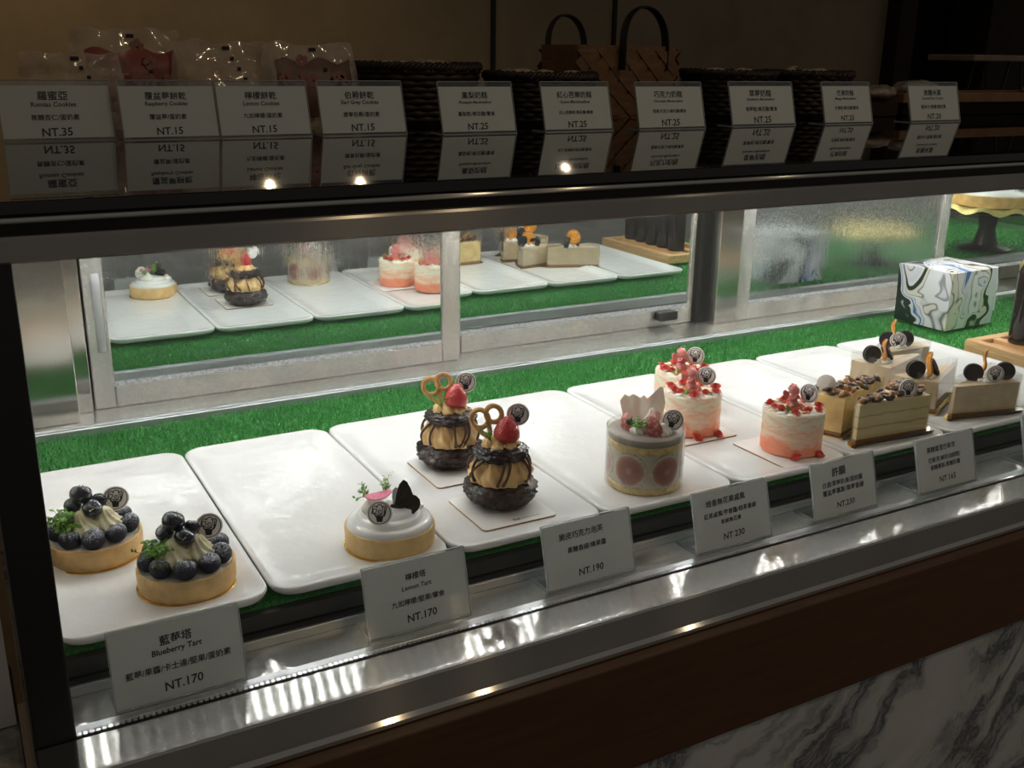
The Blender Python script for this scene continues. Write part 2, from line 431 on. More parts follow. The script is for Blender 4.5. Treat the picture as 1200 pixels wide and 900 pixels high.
# ---------------------------------------------------------------- mesh helpers
class MB:
    """collects shapes; build() links them as ONE mesh object"""
    def __init__(s):
        s.v = []; s.f = []
    def addv(s, pts, faces, m=None):
        o = len(s.v)
        if m is not None:
            pts = [m @ Vector(p) for p in pts]
        s.v += [tuple(p) for p in pts]
        s.f += [tuple(i + o for i in f) for f in faces]
        return s
    def box(s, x0, x1, y0, y1, z0, z1, m=None):
        p = [(x, y, z) for x in (x0, x1) for y in (y0, y1) for z in (z0, z1)]
        return s.addv(p, [(0, 1, 3, 2), (4, 6, 7, 5), (0, 4, 5, 1), (2, 3, 7, 6), (0, 2, 6, 4), (1, 5, 7, 3)], m)
    def bbox(s, x0, x1, y0, y1, z0, z1, b=.001, seg=2, m=None):
        bm = bmesh.new()
        bmesh.ops.create_cube(bm, size=1)
        for v in bm.verts:
            v.co = Vector(((x0 + x1) / 2 + v.co.x * (x1 - x0), (y0 + y1) / 2 + v.co.y * (y1 - y0), (z0 + z1) / 2 + v.co.z * (z1 - z0)))
        b = min(b, .49 * min(x1 - x0, y1 - y0, z1 - z0))
        bmesh.ops.bevel(bm, geom=bm.edges[:] + bm.verts[:], offset=b, segments=seg, affect='EDGES', profile=.5)
        s.frombm(bm, m); bm.free(); return s
    def frombm(s, bm, m=None):
        bm.verts.index_update()
        return s.addv([v.co.copy() for v in bm.verts], [[v.index for v in f.verts] for f in bm.faces], m)
    def loft(s, rings, caps=(True, True), closed=True, m=None):
        n = len(rings[0]); pts = [p for r in rings for p in r]; F = []
        for i in range(len(rings) - 1):
            for j in range(n if closed else n - 1):
                k = (j + 1) % n
                F.append((i * n + j, i * n + k, (i + 1) * n + k, (i + 1) * n + j))
        if caps[0]: F.append(tuple(range(n))[::-1])
        if caps[1]: F.append(tuple((len(rings) - 1) * n + j for j in range(n)))
        return s.addv(pts, F, m)
    def lathe(s, prof, n=32, m=None, caps=(True, True), warp=None):
        R = []
        for r, z in prof:
            ring = []
            for j in range(n):
                a = 2 * PI * j / n
                q = warp(a, z, r) if warp else r
                ring.append((q * math.cos(a), q * math.sin(a), z))
            R.append(ring)
        return s.loft(R, caps, True, m)
    def tube(s, pts, rad, n=8, closed=False, m=None, flat=1.0, up=None):
        pts = [Vector(p) for p in pts]; L = len(pts); R = []
        rr = rad if isinstance(rad, (list, tuple)) else [rad] * L
        nrm = None
        for i in range(L):
            a = pts[i - 1] if (i > 0 or closed) else pts[i]
            b = pts[(i + 1) % L] if (i < L - 1 or closed) else pts[i]
            t = (b - a).normalized()
            if nrm is None:
                ref = Vector(up) if up else (Vector((0, 0, 1)) if abs(t.z) < .9 else Vector((1, 0, 0)))
                nrm = (ref - t * ref.dot(t)).normalized()
            else:
                nrm = (nrm - t * nrm.dot(t))
                nrm = nrm.normalized() if nrm.length > 1e-9 else t.orthogonal().normalized()
            bn = t.cross(nrm)
            R.append([pts[i] + nrm * (rr[i] * math.cos(2 * PI * j / n)) + bn * (rr[i] * flat * math.sin(2 * PI * j / n)) for j in range(n)])
        if closed:
            R.append(R[0]); return s.loft(R, (False, False), True, m)
        return s.loft(R, (True, True), True, m)
    def ball(s, c, r, n=16, k=10, m=None, warp=None):
        if not isinstance(r, (tuple, list)): r = (r, r, r)
        pts = [(0, 0, -1)]; F = []
        for i in range(1, k):
            t = -PI / 2 + PI * i / k
            for j in range(n):
                a = 2 * PI * j / n
                pts.append((math.cos(t) * math.cos(a), math.cos(t) * math.sin(a), math.sin(t)))
        pts.append((0, 0, 1))
        for j in range(n):
            F.append((0, 1 + (j + 1) % n, 1 + j))
            F.append((len(pts) - 1, 1 + (k - 2) * n + j, 1 + (k - 2) * n + (j + 1) % n))
        for i in range(k - 2):
            for j in range(n):
                a = 1 + i * n + j; b = 1 + i * n + (j + 1) % n
                F.append((a, b, b + n, a + n))
        out = []
        for p in pts:
            q = Vector(p)
            sc = warp(q) if warp else 1.0
            out.append((c[0] + q.x * r[0] * sc, c[1] + q.y * r[1] * sc, c[2] + q.z * r[2] * sc))
        return s.addv(out, F, m)
    def prism(s, poly, z0, z1, m=None):
        return s.loft([[(x, y, z0) for x, y in poly], [(x, y, z1) for x, y in poly]], (True, True), True, m)
    def build(s, name, mat, parent=None, smooth=40, loc=None, rot=None, sub=0, mesh_only=False):
        me = bpy.data.meshes.new(name)
        me.from_pydata(s.v, [], s.f)
        bm = bmesh.new(); bm.from_mesh(me)
        bmesh.ops.recalc_face_normals(bm, faces=bm.faces[:])
        bm.to_mesh(me); bm.free()
        if smooth:
            me.polygons.foreach_set('use_smooth', [True] * len(me.polygons))
            me.set_sharp_from_angle(angle=math.radians(smooth))
        me.materials.append(MAT[mat] if isinstance(mat, str) else mat)
        if mesh_only:
            return me
        return link(name, me, parent, loc, rot, sub)

def link(name, me, parent=None, loc=None, rot=None, sub=0):
    o = bpy.data.objects.new(name, me)
    COL.objects.link(o)
    if parent is not None: o.parent = parent
    if loc is not None: o.location = loc
    if rot is not None: o.rotation_euler = rot
    if sub:
        md = o.modifiers.new('smooth', 'SUBSURF'); md.levels = sub; md.render_levels = sub
    return o

def tag(o, label, cat, group=None, kind=None):
    o['label'] = label; o['category'] = cat
    if group: o['group'] = group
    if kind: o['kind'] = kind
    return o

def thing(name, label, cat, loc=(0, 0, 0), rz=0., group=None):
    o = bpy.data.objects.new(name, None)
    o.empty_display_size = .02
    COL.objects.link(o)
    o.location = loc; o.rotation_euler = (0, 0, rz)
    return tag(o, label, cat, group)

def struct(o, label=None):
    o['kind'] = 'structure'
    if label: o['label'] = label
    return o

def face_cam(x, y):
    """turn so that the local -Y axis looks at the customer standing at the counter"""
    return math.atan2(-0.2024 - x, -(-0.7648 - y))

def T(x=0, y=0, z=0): return Matrix.Translation((x, y, z))
def RX(a): return Matrix.Rotation(a, 4, 'X')
def RY(a): return Matrix.Rotation(a, 4, 'Y')
def RZ(a): return Matrix.Rotation(a, 4, 'Z')
def nz(p, s, seed=0): return mnoise.noise(Vector((p[0] * s + seed * 7.3, p[1] * s - seed * 3.1, p[2] * s + seed)))

def rrect(x0, x1, y0, y1, r, n=7):
    P = []
    for cx, cy, a0 in ((x1 - r, y1 - r, 0), (x0 + r, y1 - r, 90), (x0 + r, y0 + r, 180), (x1 - r, y0 + r, 270)):
        for i in range(n + 1):
            a = math.radians(a0 + 90 * i / n)
            P.append((cx + r * math.cos(a), cy + r * math.sin(a)))
    return P

# ---------------------------------------------------------------- lettering: every line of text becomes flat mesh once
LINES = {}
def prep_text(strings):
    objs = []
    for t in strings:
        c = bpy.data.curves.new('line', 'FONT'); c.body = t; c.resolution_u = 2; c.align_x = 'CENTER'; c.offset = .006 if t.isascii() else .0
        o = bpy.data.objects.new('line', c); COL.objects.link(o); objs.append((t, o))
    bpy.context.view_layer.update()
    dg = bpy.context.evaluated_depsgraph_get()
    for t, o in objs:
        me = bpy.data.meshes.new_from_object(o.evaluated_get(dg))
        v = np.empty(len(me.vertices) * 3); me.vertices.foreach_get('co', v); v = v.reshape(-1, 3)
        LINES[t] = (v[:, :2].copy(), [tuple(p.vertices) for p in me.polygons])
        bpy.data.meshes.remove(me)
    for t, o in objs:
        c = o.data; bpy.data.objects.remove(o); bpy.data.curves.remove(c)

def put_text(mb, t, width, x, z, rot=0., hmax=None, slant=0., bold=.022):
    """one line, scaled to a width, centred at (x,z) in the card plane (y=0)"""
    v, F = LINES[t]
    lo, hi = v.min(0), v.max(0)
    sc = width / (hi[0] - lo[0])
    if hmax: sc = min(sc, hmax / (hi[1] - lo[1]))
    q = (v - (lo + hi) / 2) * sc
    ca, sa = math.cos(rot), math.sin(rot)
    e = bold * (hi[1] - lo[1]) * sc
    for dx, dz in ((0, 0), (e, 0), (-e, 0), (0, e), (0, -e)) if e else ((0, 0),):      # pen thickness
        mb.addv([(x + dx + (a + slant * b) * ca - b * sa, 0, z + dz + a * sa + b * ca) for a, b in q], F)

CASE_SIGNS = [
    # x0, y, width, yaw, title, english, line, line, price, place
    (-.1378, -.0455, .0998, .0, '藍莓塔', 'Blueberry Tart', ['藍莓/果醬/卡士達/堅果/蛋奶素'], 'NT.170', 'blueberry tart price card reading NT.170, below the two blueberry tarts'),
    (.0692, -.0405, .0968, .0, '檸檬塔', 'Lemon Tart', ['九如檸檬/堅果/葷食'], 'NT.170', 'lemon tart price card reading NT.170, in front of the butterfly tart'),
    (.2477, -.0400, .0990, .0, '脆皮巧克力泡芙', '', ['黑糖香緹/榛果醬'], 'NT.190', 'handwritten price card reading NT.190, in front of the chocolate puffs'),
    (.4215, -.0445, .0988, .0, '焙香無花果戚風', '', ['紅茶戚風/芋香醬/焙茶香緹', '新鮮無花果'], 'NT 230', 'handwritten price card reading NT 230, in front of the fig cake'),
    (.5869, -.0415, .0950, .0, '許願', '', ['白酒/草莓奶凍/荔枝醬', '覆盆莓慕斯/草莓香緹'], 'NT.230', 'handwritten price card with blue ink lines, in front of the nearest pink cake'),
    (.7489, -.0445, .0984, .0, '黑糖蜜里巴斯克', '', ['巴斯克/鮮奶油餅乾/', '黑糖慕斯/黑糖奶霜'], 'NT.165', 'handwritten price card reading NT.165, in front of the layered slices'),
    (.9420, -.0440, .0985, .0, '提拉米蘇', '', ['咖啡/起司'], 'NT.150', 'price card at the right edge, farthest along the steel ledge'),
]
TOP_SIGNS = [
    (-.138, .392, .106, '羅蜜亞', 'Romias Cookies', '焦糖杏仁/蛋奶素', 'NT.35', 'Romias Cookies'),
    (-.026, .376, .098, '覆盆莓餅乾', 'Raspberry Cookies', '覆盆莓/蛋奶素', 'NT.15', 'Raspberry Cookies'),
    (.0735, .374, .1005, '檸檬餅乾', 'Lemon Cookies', '九如檸檬/蛋奶素', 'NT.15', 'Lemon Cookies'),
    (.186, .370, .102, '伯爵餅乾', 'Earl Grey Cookies', '唐寧伯爵/蛋奶素', 'NT.15', 'Earl Grey Cookies'),
    (.325, .348, .098, '鳳梨奶糕', 'Pineapple Marshmallow', '鳳梨乾/棉花糖/葷食', 'NT.25', 'Pineapple Marshmallow'),
    (.4645, .348, .100, '紅心芭樂奶糕', 'Guava Marshmallow', '紅心芭樂乾/棉花糖/葷食', 'NT.25', 'Guava Marshmallow'),
    (.604, .344, .108, '巧克力奶糕', 'Chocolate Marshmallow', '堅果/巧克力/棉花糖/葷食', 'NT.25', 'Chocolate Marshmallow'),
    (.774, .360, .116, '草莓奶糕', 'Strawberry Marshmallow', '草莓乾/棉花糖/葷食', 'NT.25', 'Strawberry Marshmallow'),
    (.945, .356, .097, '芒果奶糕', 'Mango Marshmallow', '芒果乾/棉花糖/葷食', 'NT.25', 'Mango Marshmallow'),
    (1.124, .354, .112, '焦糖米菓', 'Caramel Rice Cracker', '糙米片/焦糖/蛋奶素', 'NT.20', 'Caramel Rice Cracker'),
]
_txt = {'Del', 'Delli'}
for s_ in CASE_SIGNS:
    _txt |= {s_[4], s_[7]} | set(s_[6]) | ({s_[5]} if s_[5] else set())
for s_ in TOP_SIGNS:
    _txt |= {s_[3], s_[4], s_[5], s_[6]}
prep_text(sorted(_txt))

# ---------------------------------------------------------------- the room
TOPZ = .345
X0, X1 = -.168, 2.55            # inside length of the case
Y1, Y2 = .6285, .6598           # planes of the front and rear sliding doors
def build_room():
    fl = -H
    struct(MB().box(-2.2, 4.2, -2.6, 3.0, fl - .05, fl).build('floor', 'floor', smooth=0), 'grey stone shop floor')
    wb = struct(MB().box(-2.2, 2.262, 1.45, 1.55, fl, 1.9).build('wall_back', 'wall', smooth=0), 'stained brown concrete wall behind the counter')
    for n_, x in (('trim_1', .974), ('trim_2', 1.312)):
        struct(MB().box(x - .005, x + .005, 1.443, 1.4505, fl, 1.9).build(n_, 'wall_seam', smooth=0), 'dark vertical joint between wall panels')
    struct(MB().box(2.262, 2.33, 1.40, 1.55, fl, 1.9).build('trim_3', 'dark_wood', smooth=0), 'dark wooden door post')
    struct(MB().box(2.2, 3.4, 1.60, 1.66, fl, 1.9).build('door_1', 'door_dark', smooth=0), 'dark doorway')
    struct(MB().box(2.60, 4.2, 1.36, 1.50, fl, 1.9).build('wall_right', 'dark_wood', smooth=0), 'dark boarded wall beyond the doorway')
    struct(MB().box(-2.2, 4.2, .30, 3.0, 1.9, 1.95).build('ceiling_blocker', 'door_dark', smooth=0), 'unseen dark slab added over the staff aisle to shade the wall')  # added out of view to keep ambient light off the back wall
    wl = MB(); wl.box(-1.2, -.205, .0, .10, -.06, 1.9)
    struct(wl.build('wall_left', 'plaster', smooth=0), 'beige plaster pillar beside the case')
    b = MB(); b.bbox(-1.2, -.203, -.12, .10, -H, -.062, .004)
    struct(b.build('baseboard_left', 'stone_block', smooth=0), 'speckled grey stone plinth beside the case')
build_room()

# ---------------------------------------------------------------- the display case
def build_case():
    c = thing('display_case', 'long refrigerated pastry case of steel, mirror and black glass on a marble counter', 'display case', (0, 0, 0))
    xl, xr = -.195, 2.6
    ZL = -.045
    # counter below
    MB().box(xl, xr, -.118, .70, -H, -.200).build('marble_panel', 'marble', c, 0)
    MB().bbox(xl, xr, -.1235, -.02, -.2005, -.0835, .0012, 2).build('wooden_band', 'band', c, 0)
    # front steel ledge: profile swept along the counter
    prof = [(-.0635, -.060), (-.0635, ZL), (-.102, ZL), (-.1045, ZL - .0008), (-.1055, ZL - .003), (-.1065, -.0755), (-.110, -.0785), (-.110, -.0822), (-.090, -.0822), (-.090, -.060)]
    MB().loft([[(xl, y, z) for y, z in prof], [(xr, y, z) for y, z in prof]]).build('front_ledge', 'steel_ledge', c, 0)
    # inner ledge and channel
    MB().bbox(X0, X1, -.0480, .000, ZL - .02, ZL, .0004, 1).build('sign_ledge', 'steel_ledge', c, 0)
    g = MB(); g.bbox(X0, X1, -.0565, -.0480, ZL - .02, ZL + .0012, .0006, 1)
    g.build('glass_channel', 'alu', c, 0)
    br = MB(); y0 = -.0612
    n = 620
    L = (X1 - X0) / n
    for i in range(n):
        x = X0 + i * L
        br.box(x + L * .12, x + L * .80, y0, y0 + .0042, ZL - .001, ZL + .0013)
    br.build('diode_glint_strip', 'bright_trim', c, 0)  # bright teeth shaped as the diodes' reflection in the channel
    MB().box(xl, xr, -.0635, -.0565, ZL - .02, ZL - .0012).build('gasket', 'gasket', c, 0)
    MB().box(X0, X1, -.0553, -.0503, ZL, .318).build('front_glass', 'glass', c, 0)
    # grille between grass and ledge
    gr = MB()
    gr.box(X0, X1, .0015, .012, -.0325, -.0185)
    gr.box(X0, X1, -.0035, .012, -.0395, -.0355)
    gr.build('air_grille', 'dark_plastic', c, 0)
    MB().bbox(X0, X1, -.0075, -.004, ZL, -.0362, .0005, 1).build('grille_lip', 'alu', c, 0)
    MB().box(X0, X1, .002, .012, ZL, -.034).build('grille_slot', 'black', c, 0)
    MB().box(X0, X1, .0, .70, -.060, ZL).build('deck', 'steel', c, 0)
    MB().box(X0, X1, .004, .5135, ZL, -.0190).build('shelf_floor', 'dark_plastic', c, 0)
    # ends
    MB().bbox(-.196, X0, -.062, -.030, -.060, .318, .002, 2).build('end_post', 'black', c, 0)
    MB().box(-.196, -.1935, -.030, .0, -.060, .335).build('end_glass', 'alu', c, 0)
    MB().box(-.180, -.1715, -.030, .70, -.060, .310).build('end_panel', 'steel_up', c, 0)
    MB().box(X1, X1 + .01, -.050, .70, -.060, .310).build('end_panel', 'steel_up', c, 0)
    # top: rail, bead, black glass sheet, lining with the light strip
    pr = [(-.063, .3065), (-.0645, .308), (-.0645, .3215), (-.063, .3235), (-.035, .3235), (-.035, .3065)]
    MB().loft([[(xl, y, z) for y, z in pr], [(xr, y, z) for y, z in pr]]).build('top_rail', 'steel_rail', c, 0)
    MB().box(xl, xr, -.056, -.035, .3235, .3315).build('top_recess', 'gasket', c, 0)
    MB().bbox(xl, xr, -.0635, -.050, .3313, .3350, .0014, 3).build('top_bead', 'steel', c, 40)
    MB().bbox(xl, xr, -.0625, .72, .3360, TOPZ, .0012, 2).build('top_panel', 'black_glass', c, 0)
    MB().box(X0, X1, -.035, .70, .312, .3350).build('top_lining', 'inner_white', c, 0)
    # back sill and track
    MB().box(X0, X1, .5270, .70, ZL, -.0240).build('back_sill', 'steel', c, 0)
    st = MB()
    for y0, y1, z in ((.5125, .5160, -.0085), (.5170, .5205, -.0100), (.5215, .5270, -.0085)):
        st.bbox(X0, X1, y0, y1, ZL, z, .0008, 1)
    st.build('sill_track', 'bright_trim' if False else 'alu', c, 0)
    # jambs
    MB().bbox(X0, -.0815, .582, .64, -.0235, .3118, .001, 1).build('door_jamb', 'steel_up', c, 0)
    MB().bbox(-.0815, -.0610, .618, .665, -.0238, .3118, .001, 1).build('door_jamb', 'steel_up', c, 0)
    MB().bbox(.9935, 1.0435, .622, .68, -.0238, .3118, .001, 1).build('door_jamb', 'steel_up', c, 0)
    MB().box(.975, .9935, .645, .68, -.0238, .3118).build('jamb_gasket', 'black', c, 0)
    MB().box(X0, X1, .690, .70, -.060, .3118).build('back_panel', 'black', c, 0)
    def door(x0, x1, yp, pane, wl, wr, stop=False):
        f = MB()
        b = .0006
        f.bbox(x0, x0 + wl, yp - .004, yp + .016, -.0236, .312, .0012, 1)
        f.bbox(x1 - wr, x1, yp - .004, yp + .016, -.0236, .312, .0012, 1)
        f.bbox(x0 + wl, x1 - wr, yp - .004, yp + .016, -.0236, .0065, .0012, 1)
        f.bbox(x0 + wl, x1 - wr, yp - .004, yp + .016, .296, .312, .0012, 1)
        d = f.build('sliding_door', 'steel', c, 0)
        MB().box(x0 + wl, x1 - wr, yp, yp + .004, .005, .298).build('mirror_pane', pane, d, 0)
        bd = MB(); bw = x1 - wr - x0 - wl
        bd.addv([(x0 + wl, yp - .0035, .0065), (x1 - wr, yp - .0035, .0065), (x1 - wr, yp - .0005, .0120), (x0 + wl, yp - .0005, .0120)], [(0, 1, 2, 3)])
        bd.box(x0 + wl, x1 - wr, yp - .0035, yp - .0005, .0062, .0066)
        bd.build('pane_bead', 'bead', d, 0)
        return d
    d = door(-.0575, .4824, Y1, 'mirror_mist', .0270, .0300)
    h = MB(); h.bbox(-.0470, -.0360, Y1 - .0052, Y1 - .0035, .055, .160, .003, 2); h.build('finger_pull', 'alu', d, 30)
    d = door(.4700, 1.0000, Y2, 'mirror_clear', .0290, .0420)
    k = MB(); k.bbox(.885, .925, Y2 - .020, Y2 - .004, -.012, .004, .002, 1); k.build('door_stop', 'black', d, 0)
    d = door(1.0445, 1.5945, Y1, 'mirror_wet', .0300, .0258)
    d = door(1.5700, 2.4900, Y2, 'mirror_clear', .0290, .0300)
    # the light: a strip of separate diodes under the top lining
    for yy, led_mat in ((LED_Y, 'led'), (LED_Y_REAR, 'led_rear')):
        MB().bbox(X0 + .02, X1 - .02, yy - .012, yy + .012, .3035, .3119, .001, 1).build('light_strip', 'inner_white', c, 0)
        leds = MB(); x = X0 + .03
        while x < X1 - .03:
            leds.box(x, x + .005, yy - .0035, yy + .0035, .3020, .3036)
            x += 1 / 60
        leds.build('diode_row', led_mat, c, 0)['kind'] = 'stuff'
LED_Y, LED_Y_REAR = .140, .335
build_case()

# ---------------------------------------------------------------- artificial grass mat
def build_grass():
    rng = np.random.default_rng(4)
    def zone(x0, x1, y0, y1, dens, w, h0, h1):
        n = int((x1 - x0) * (y1 - y0) * dens)
        x = rng.uniform(x0, x1, n); y = rng.uniform(y0, y1, n)
        a = rng.uniform(0, 2 * PI, n); h = rng.uniform(h0, h1, n); l = rng.uniform(.2, .9, n) * h
        b = rng.uniform(0, 2 * PI, n)
        dx, dy = np.cos(a) * w / 2, np.sin(a) * w / 2
        z = np.full(n, -.0182)
        p0 = np.stack([x - dx, y - dy, z], 1); p1 = np.stack([x + dx, y + dy, z], 1)
        p2 = np.stack([x + np.cos(b) * l, y + np.sin(b) * l, z + h], 1)
        return np.stack([p0, p1, p2], 1).reshape(-1, 3)
    P = np.concatenate([zone(X0, 1.22, .355, .510, 190000, .0013, .004, .0088),
                        zone(1.19, 1.75, .01, .510, 110000, .0015, .004, .0088),
                        zone(1.75, 2.45, .01, .510, 50000, .002, .004, .0088),
                        zone(X0, 1.20, .011, .022, 150000, .0013, .002, .0065)])
    base = np.array([(X0, .011, -.0188), (X1, .011, -.0188), (X1, .512, -.0188), (X0, .512, -.0188), (X0, .011, -.0175), (X1, .011, -.0175), (X1, .512, -.0175), (X0, .512, -.0175)])
    nt = len(P) // 3
    V = np.concatenate([P, base]); o = len(P)
    quads = [(0, 3, 2, 1), (4, 5, 6, 7), (0, 1, 5, 4), (1, 2, 6, 5), (2, 3, 7, 6), (3, 0, 4, 7)]
    me = bpy.data.meshes.new('grass_mat')
    me.vertices.add(len(V)); me.vertices.foreach_set('co', V.astype(np.float32).ravel())
    li = np.concatenate([np.arange(nt * 3), np.array(quads).ravel() + o]).astype(np.int32)
    me.loops.add(len(li)); me.loops.foreach_set('vertex_index', li)
    me.polygons.add(nt + 6)
    st = np.concatenate([np.arange(nt) * 3, nt * 3 + np.arange(6) * 4]).astype(np.int32)
    me.polygons.foreach_set('loop_start', st)
    me.update(calc_edges=True); me.validate()
    me.materials.append(MAT['grass'])
    o_ = link('grass_mat', me)
    tag(o_, 'bright green artificial grass mat lining the floor of the pastry case', 'grass mat', None, 'stuff')
build_grass()

# ---------------------------------------------------------------- white trays
def build_trays():
    labels = ['white glazed tray under the two blueberry tarts, at the left end', 'white glazed tray under the lemon tart with the butterfly', 'white glazed tray under the two chocolate puffs', 'white glazed tray under the fig cake',
              'white glazed tray under the marbled pink cakes', 'white glazed tray under the two nut topped cheese slices', 'white glazed tray under the brown slices with black cookies', 'empty white glazed tray beside the bamboo board, last of the row']
    for i in range(8):
        x0 = (i - 1) * .17 + .0008; x1 = i * .17 - .0008
        D = .3690
        rings = []
        for ins, z, r in ((.006, -.0098, .020), (.0015, -.0070, .022), (.0, -.0030, .0225), (.0006, -.0008, .022), (.0022, .0, .021), (.0060, -.0006, .019), (.013, -.0026, .016), (.022, -.0044, .012), (.030, -.0050, .008)):
            rings.append([(x, y, z) for x, y in rrect(x0 + ins, x1 - ins, ins, D - ins, max(r, .004))])
        m = MB(); m.loft(rings)
        cx, cy = (x0 + x1) / 2, D / 2
        m.v = [(a - cx, b - cy, c_ + .0098) for a, b, c_ in m.v]
        o = m.build('serving_tray', 'tray', None, 50, (cx, cy, -.0098))
        tag(o, labels[i], 'tray', 'white serving trays in a row')
build_trays()
TZ = -.0049                    # height of the tray wells

# ---------------------------------------------------------------- small pieces shared by the pastries
SHARED = {}
def shared(key, make):
    if key not in SHARED: SHARED[key] = make()
    return SHARED[key]

def stroke(mb, pts, wd, z=.0):
    """flat pen stroke in the XZ plane, facing -Y, with a hair of thickness"""
    P = [Vector((x, 0, y)) for x, y in pts]; n = len(P); A = []; B = []
    for i in range(n):
        t = (P[min(i + 1, n - 1)] - P[max(i - 1, 0)]).normalized()
        s = Vector((-t.z, 0, t.x)) * wd
        A.append(P[i] + s); B.append(P[i] - s)
    mb.addv(A + B, [(i, i + 1, n + i + 1, n + i) for i in range(n - 1)])

def arc(cx, cy, rx, ry, a0, a1, n=14):
    return [(cx + rx * math.cos(math.radians(a0 + (a1 - a0) * i / n)), cy + ry * math.sin(math.radians(a0 + (a1 - a0) * i / n))) for i in range(n + 1)]

def emblem_mesh():
    m = MB(); R = .0115
    k = lambda pts: [(x * R, y * R) for x, y in pts]
    stroke(m, k(arc(0, 0, .86, .86, 0, 360, 40)), R * .030)
    # cup
    cup = [(-.30, -.22), (.30, -.22), (.21, -.70), (-.21, -.70)]
    m.addv([(x * R, 0, y * R) for x, y in cup], [(0, 1, 2, 3)])
    stroke(m, k([(-.42, .06), (-.36, -.12), (-.29, -.26)]), R * .055)
    stroke(m, k([(.47, .16), (.42, -.06), (.30, -.26)]), R * .075)
    stroke(m, k([(-.30, -.02), (-.12, -.10), (.10, -.07), (.26, .04)]), R * .040)
    stroke(m, k([(-.26, -.20), (-.05, -.20), (.12, -.15), (.24, -.10)]), R * .035)
    # a line of script over three lobes
    k2 = MB(); put_text(k2, 'Delli', R * 1.18, -R * .02, R * .23, .10, R * .50, .30, 0.); m.addv(k2.v, k2.f)
    stroke(m, k(arc(-.36, .40, .19, .20, 20, 235, 14)), R * .036)
    stroke(m, k(arc(.02, .50, .20, .20, -15, 195, 16)), R * .036)
    stroke(m, k(arc(.38, .40, .16, .18, -70, 150, 14)), R * .036)
    stroke(m, k([(-.48, .22), (-.54, .08), (-.40, .02), (-.30, .06)]), R * .036)
    return m.build('emblem', 'ink', mesh_only=True, smooth=0)

def token(parent, loc, yaw=0., lean=0., blank=False, roll=0.):
    """round card token with the cupcake emblem, standing in the cream"""
    def body():
        m = MB(); p = [(.0, -.0009), (.0111, -.0009), (.0116, -.0005), (.0116, .0005), (.0111, .0009), (.0, .0009)]
        m.lathe(p[1:-1], 36, RX(PI / 2)); return m.build('token', 'disc', mesh_only=True)
    o = link('token', shared('token', body), parent, loc, (lean, roll, yaw))
    if not blank:
        link('emblem', shared('emblem', emblem_mesh), o, (0, -.00105, 0))
    return o

def shell(m, c, r, h, turns=5, lobes=7, yaw=0., tilt=0., twist=1.1, n=42, k=14):
    """piped cream dollop with twisted ridges"""
    M = T(*c) @ RZ(yaw) @ RX(tilt)
    R = []
    for i in range(k + 1):
        t = i / k
        prof = r * (1 - t) ** .55 * (1 - .12 * math.cos(t * PI * 3)) if t < 1 else 0
        if i == 0: prof = r * .86
        ring = []
        for j in range(n):
            a = 2 * PI * j / n
            q = prof * (1 + .15 * math.cos(lobes * a + twist * t * 6)) + (.00005 if t == 1 else 0)
            ring.append((q * math.cos(a), q * math.sin(a), h * t))
        R.append(ring)
    m.loft(R, (True, True), True, M)

def sprig(parent, loc, mat='herb', n=7, length=.014, spread=.8, rz=0., seed=0, leaf=.0032, rot=None):
    """little herb sprig: stems with many small pointed leaves"""
    rnd = random.Random(seed); m = MB()
    for s_ in range(n):
        a = rnd.uniform(0, 2 * PI); tl = rnd.uniform(.1, spread); L = length * rnd.uniform(.6, 1.1)
        d = Vector((math.cos(a) * math.sin(tl), math.sin(a) * math.sin(tl), math.cos(tl)))
        pts = [d * (L * t) + Vector((0, 0, .001 * math.sin(t * 3))) for t in (0, .33, .66, 1)]
        m.tube(pts, [.00045, .0004, .0003, .0002], 5)
        for q in range(6):
            t = .35 + .13 * q; p = d * (L * t)
            b = rnd.uniform(0, 2 * PI)
            side = (Vector((math.cos(b), math.sin(b), rnd.uniform(-.2, .7)))).normalized()
            wv = side.cross(d)
            wv = (wv.normalized() if wv.length > 1e-4 else Vector((1, 0, 0))) * leaf * .32
            e = p + side * leaf * rnd.uniform(.7, 1.3); mid = (p + e) / 2 + d * leaf * .12
            m.addv([p, mid + wv, e, mid - wv, mid + d * leaf * .12], [(0, 1, 4), (1, 2, 4), (2, 3, 4), (3, 0, 4)])
    return m.build('herb_sprig', mat, parent, 0, loc, rot or (0, 0, rz))

# ---------------------------------------------------------------- blueberry tarts
def berry_mesh(dust):
    m = MB()
    def wp(q):
        d = 1.0
        if q.z > .72: d -= .22 * (q.z - .72) / .28
        return d + .02 * nz(q, 3)
    m.ball((0, 0, 0), (1, 1, .92), 20, 14, None, wp)
    # the little crown at the blossom end
    for k in range(5):
        a = 2 * PI * k / 5
        m.addv([(.16 * math.cos(a - .5), .16 * math.sin(a - .5), .72), (.16 * math.cos(a + .5), .16 * math.sin(a + .5), .72), (.34 * math.cos(a), .34 * math.sin(a), .86)], [(0, 1, 2)])
    m.v = [(x * .0098, y * .0098, z * .0098) for x, y, z in m.v]
    return m.build('blueberry', 'berry_dust' if dust else 'berry_gloss', mesh_only=True, smooth=60)

def crust_part(t, R, h, mat, seed=0):
    m = MB()
    def wp(a, z, r): return r + .0005 * nz((math.cos(a) * 3, math.sin(a) * 3, z * 90), 1.6, seed)
    m.lathe([(R - .003, 0), (R - .0012, .0006), (R - .0004, .004), (R, h - .0014), (R - .0006, h - .0002), (R - .0016, h), (R - .0030, h - .0004), (R - .0036, h - .0030)], 72, None, (True, True), wp)
    return m.build('crust', mat, t, 50, (0, 0, .0006))

def gold_card(t, R):
    m = MB(); m.lathe([(R, 0), (R + .0012, .0003), (R + .0012, .0007), (R, .001)], 64)
    return m.build('gold_card', 'gold', t, 40)

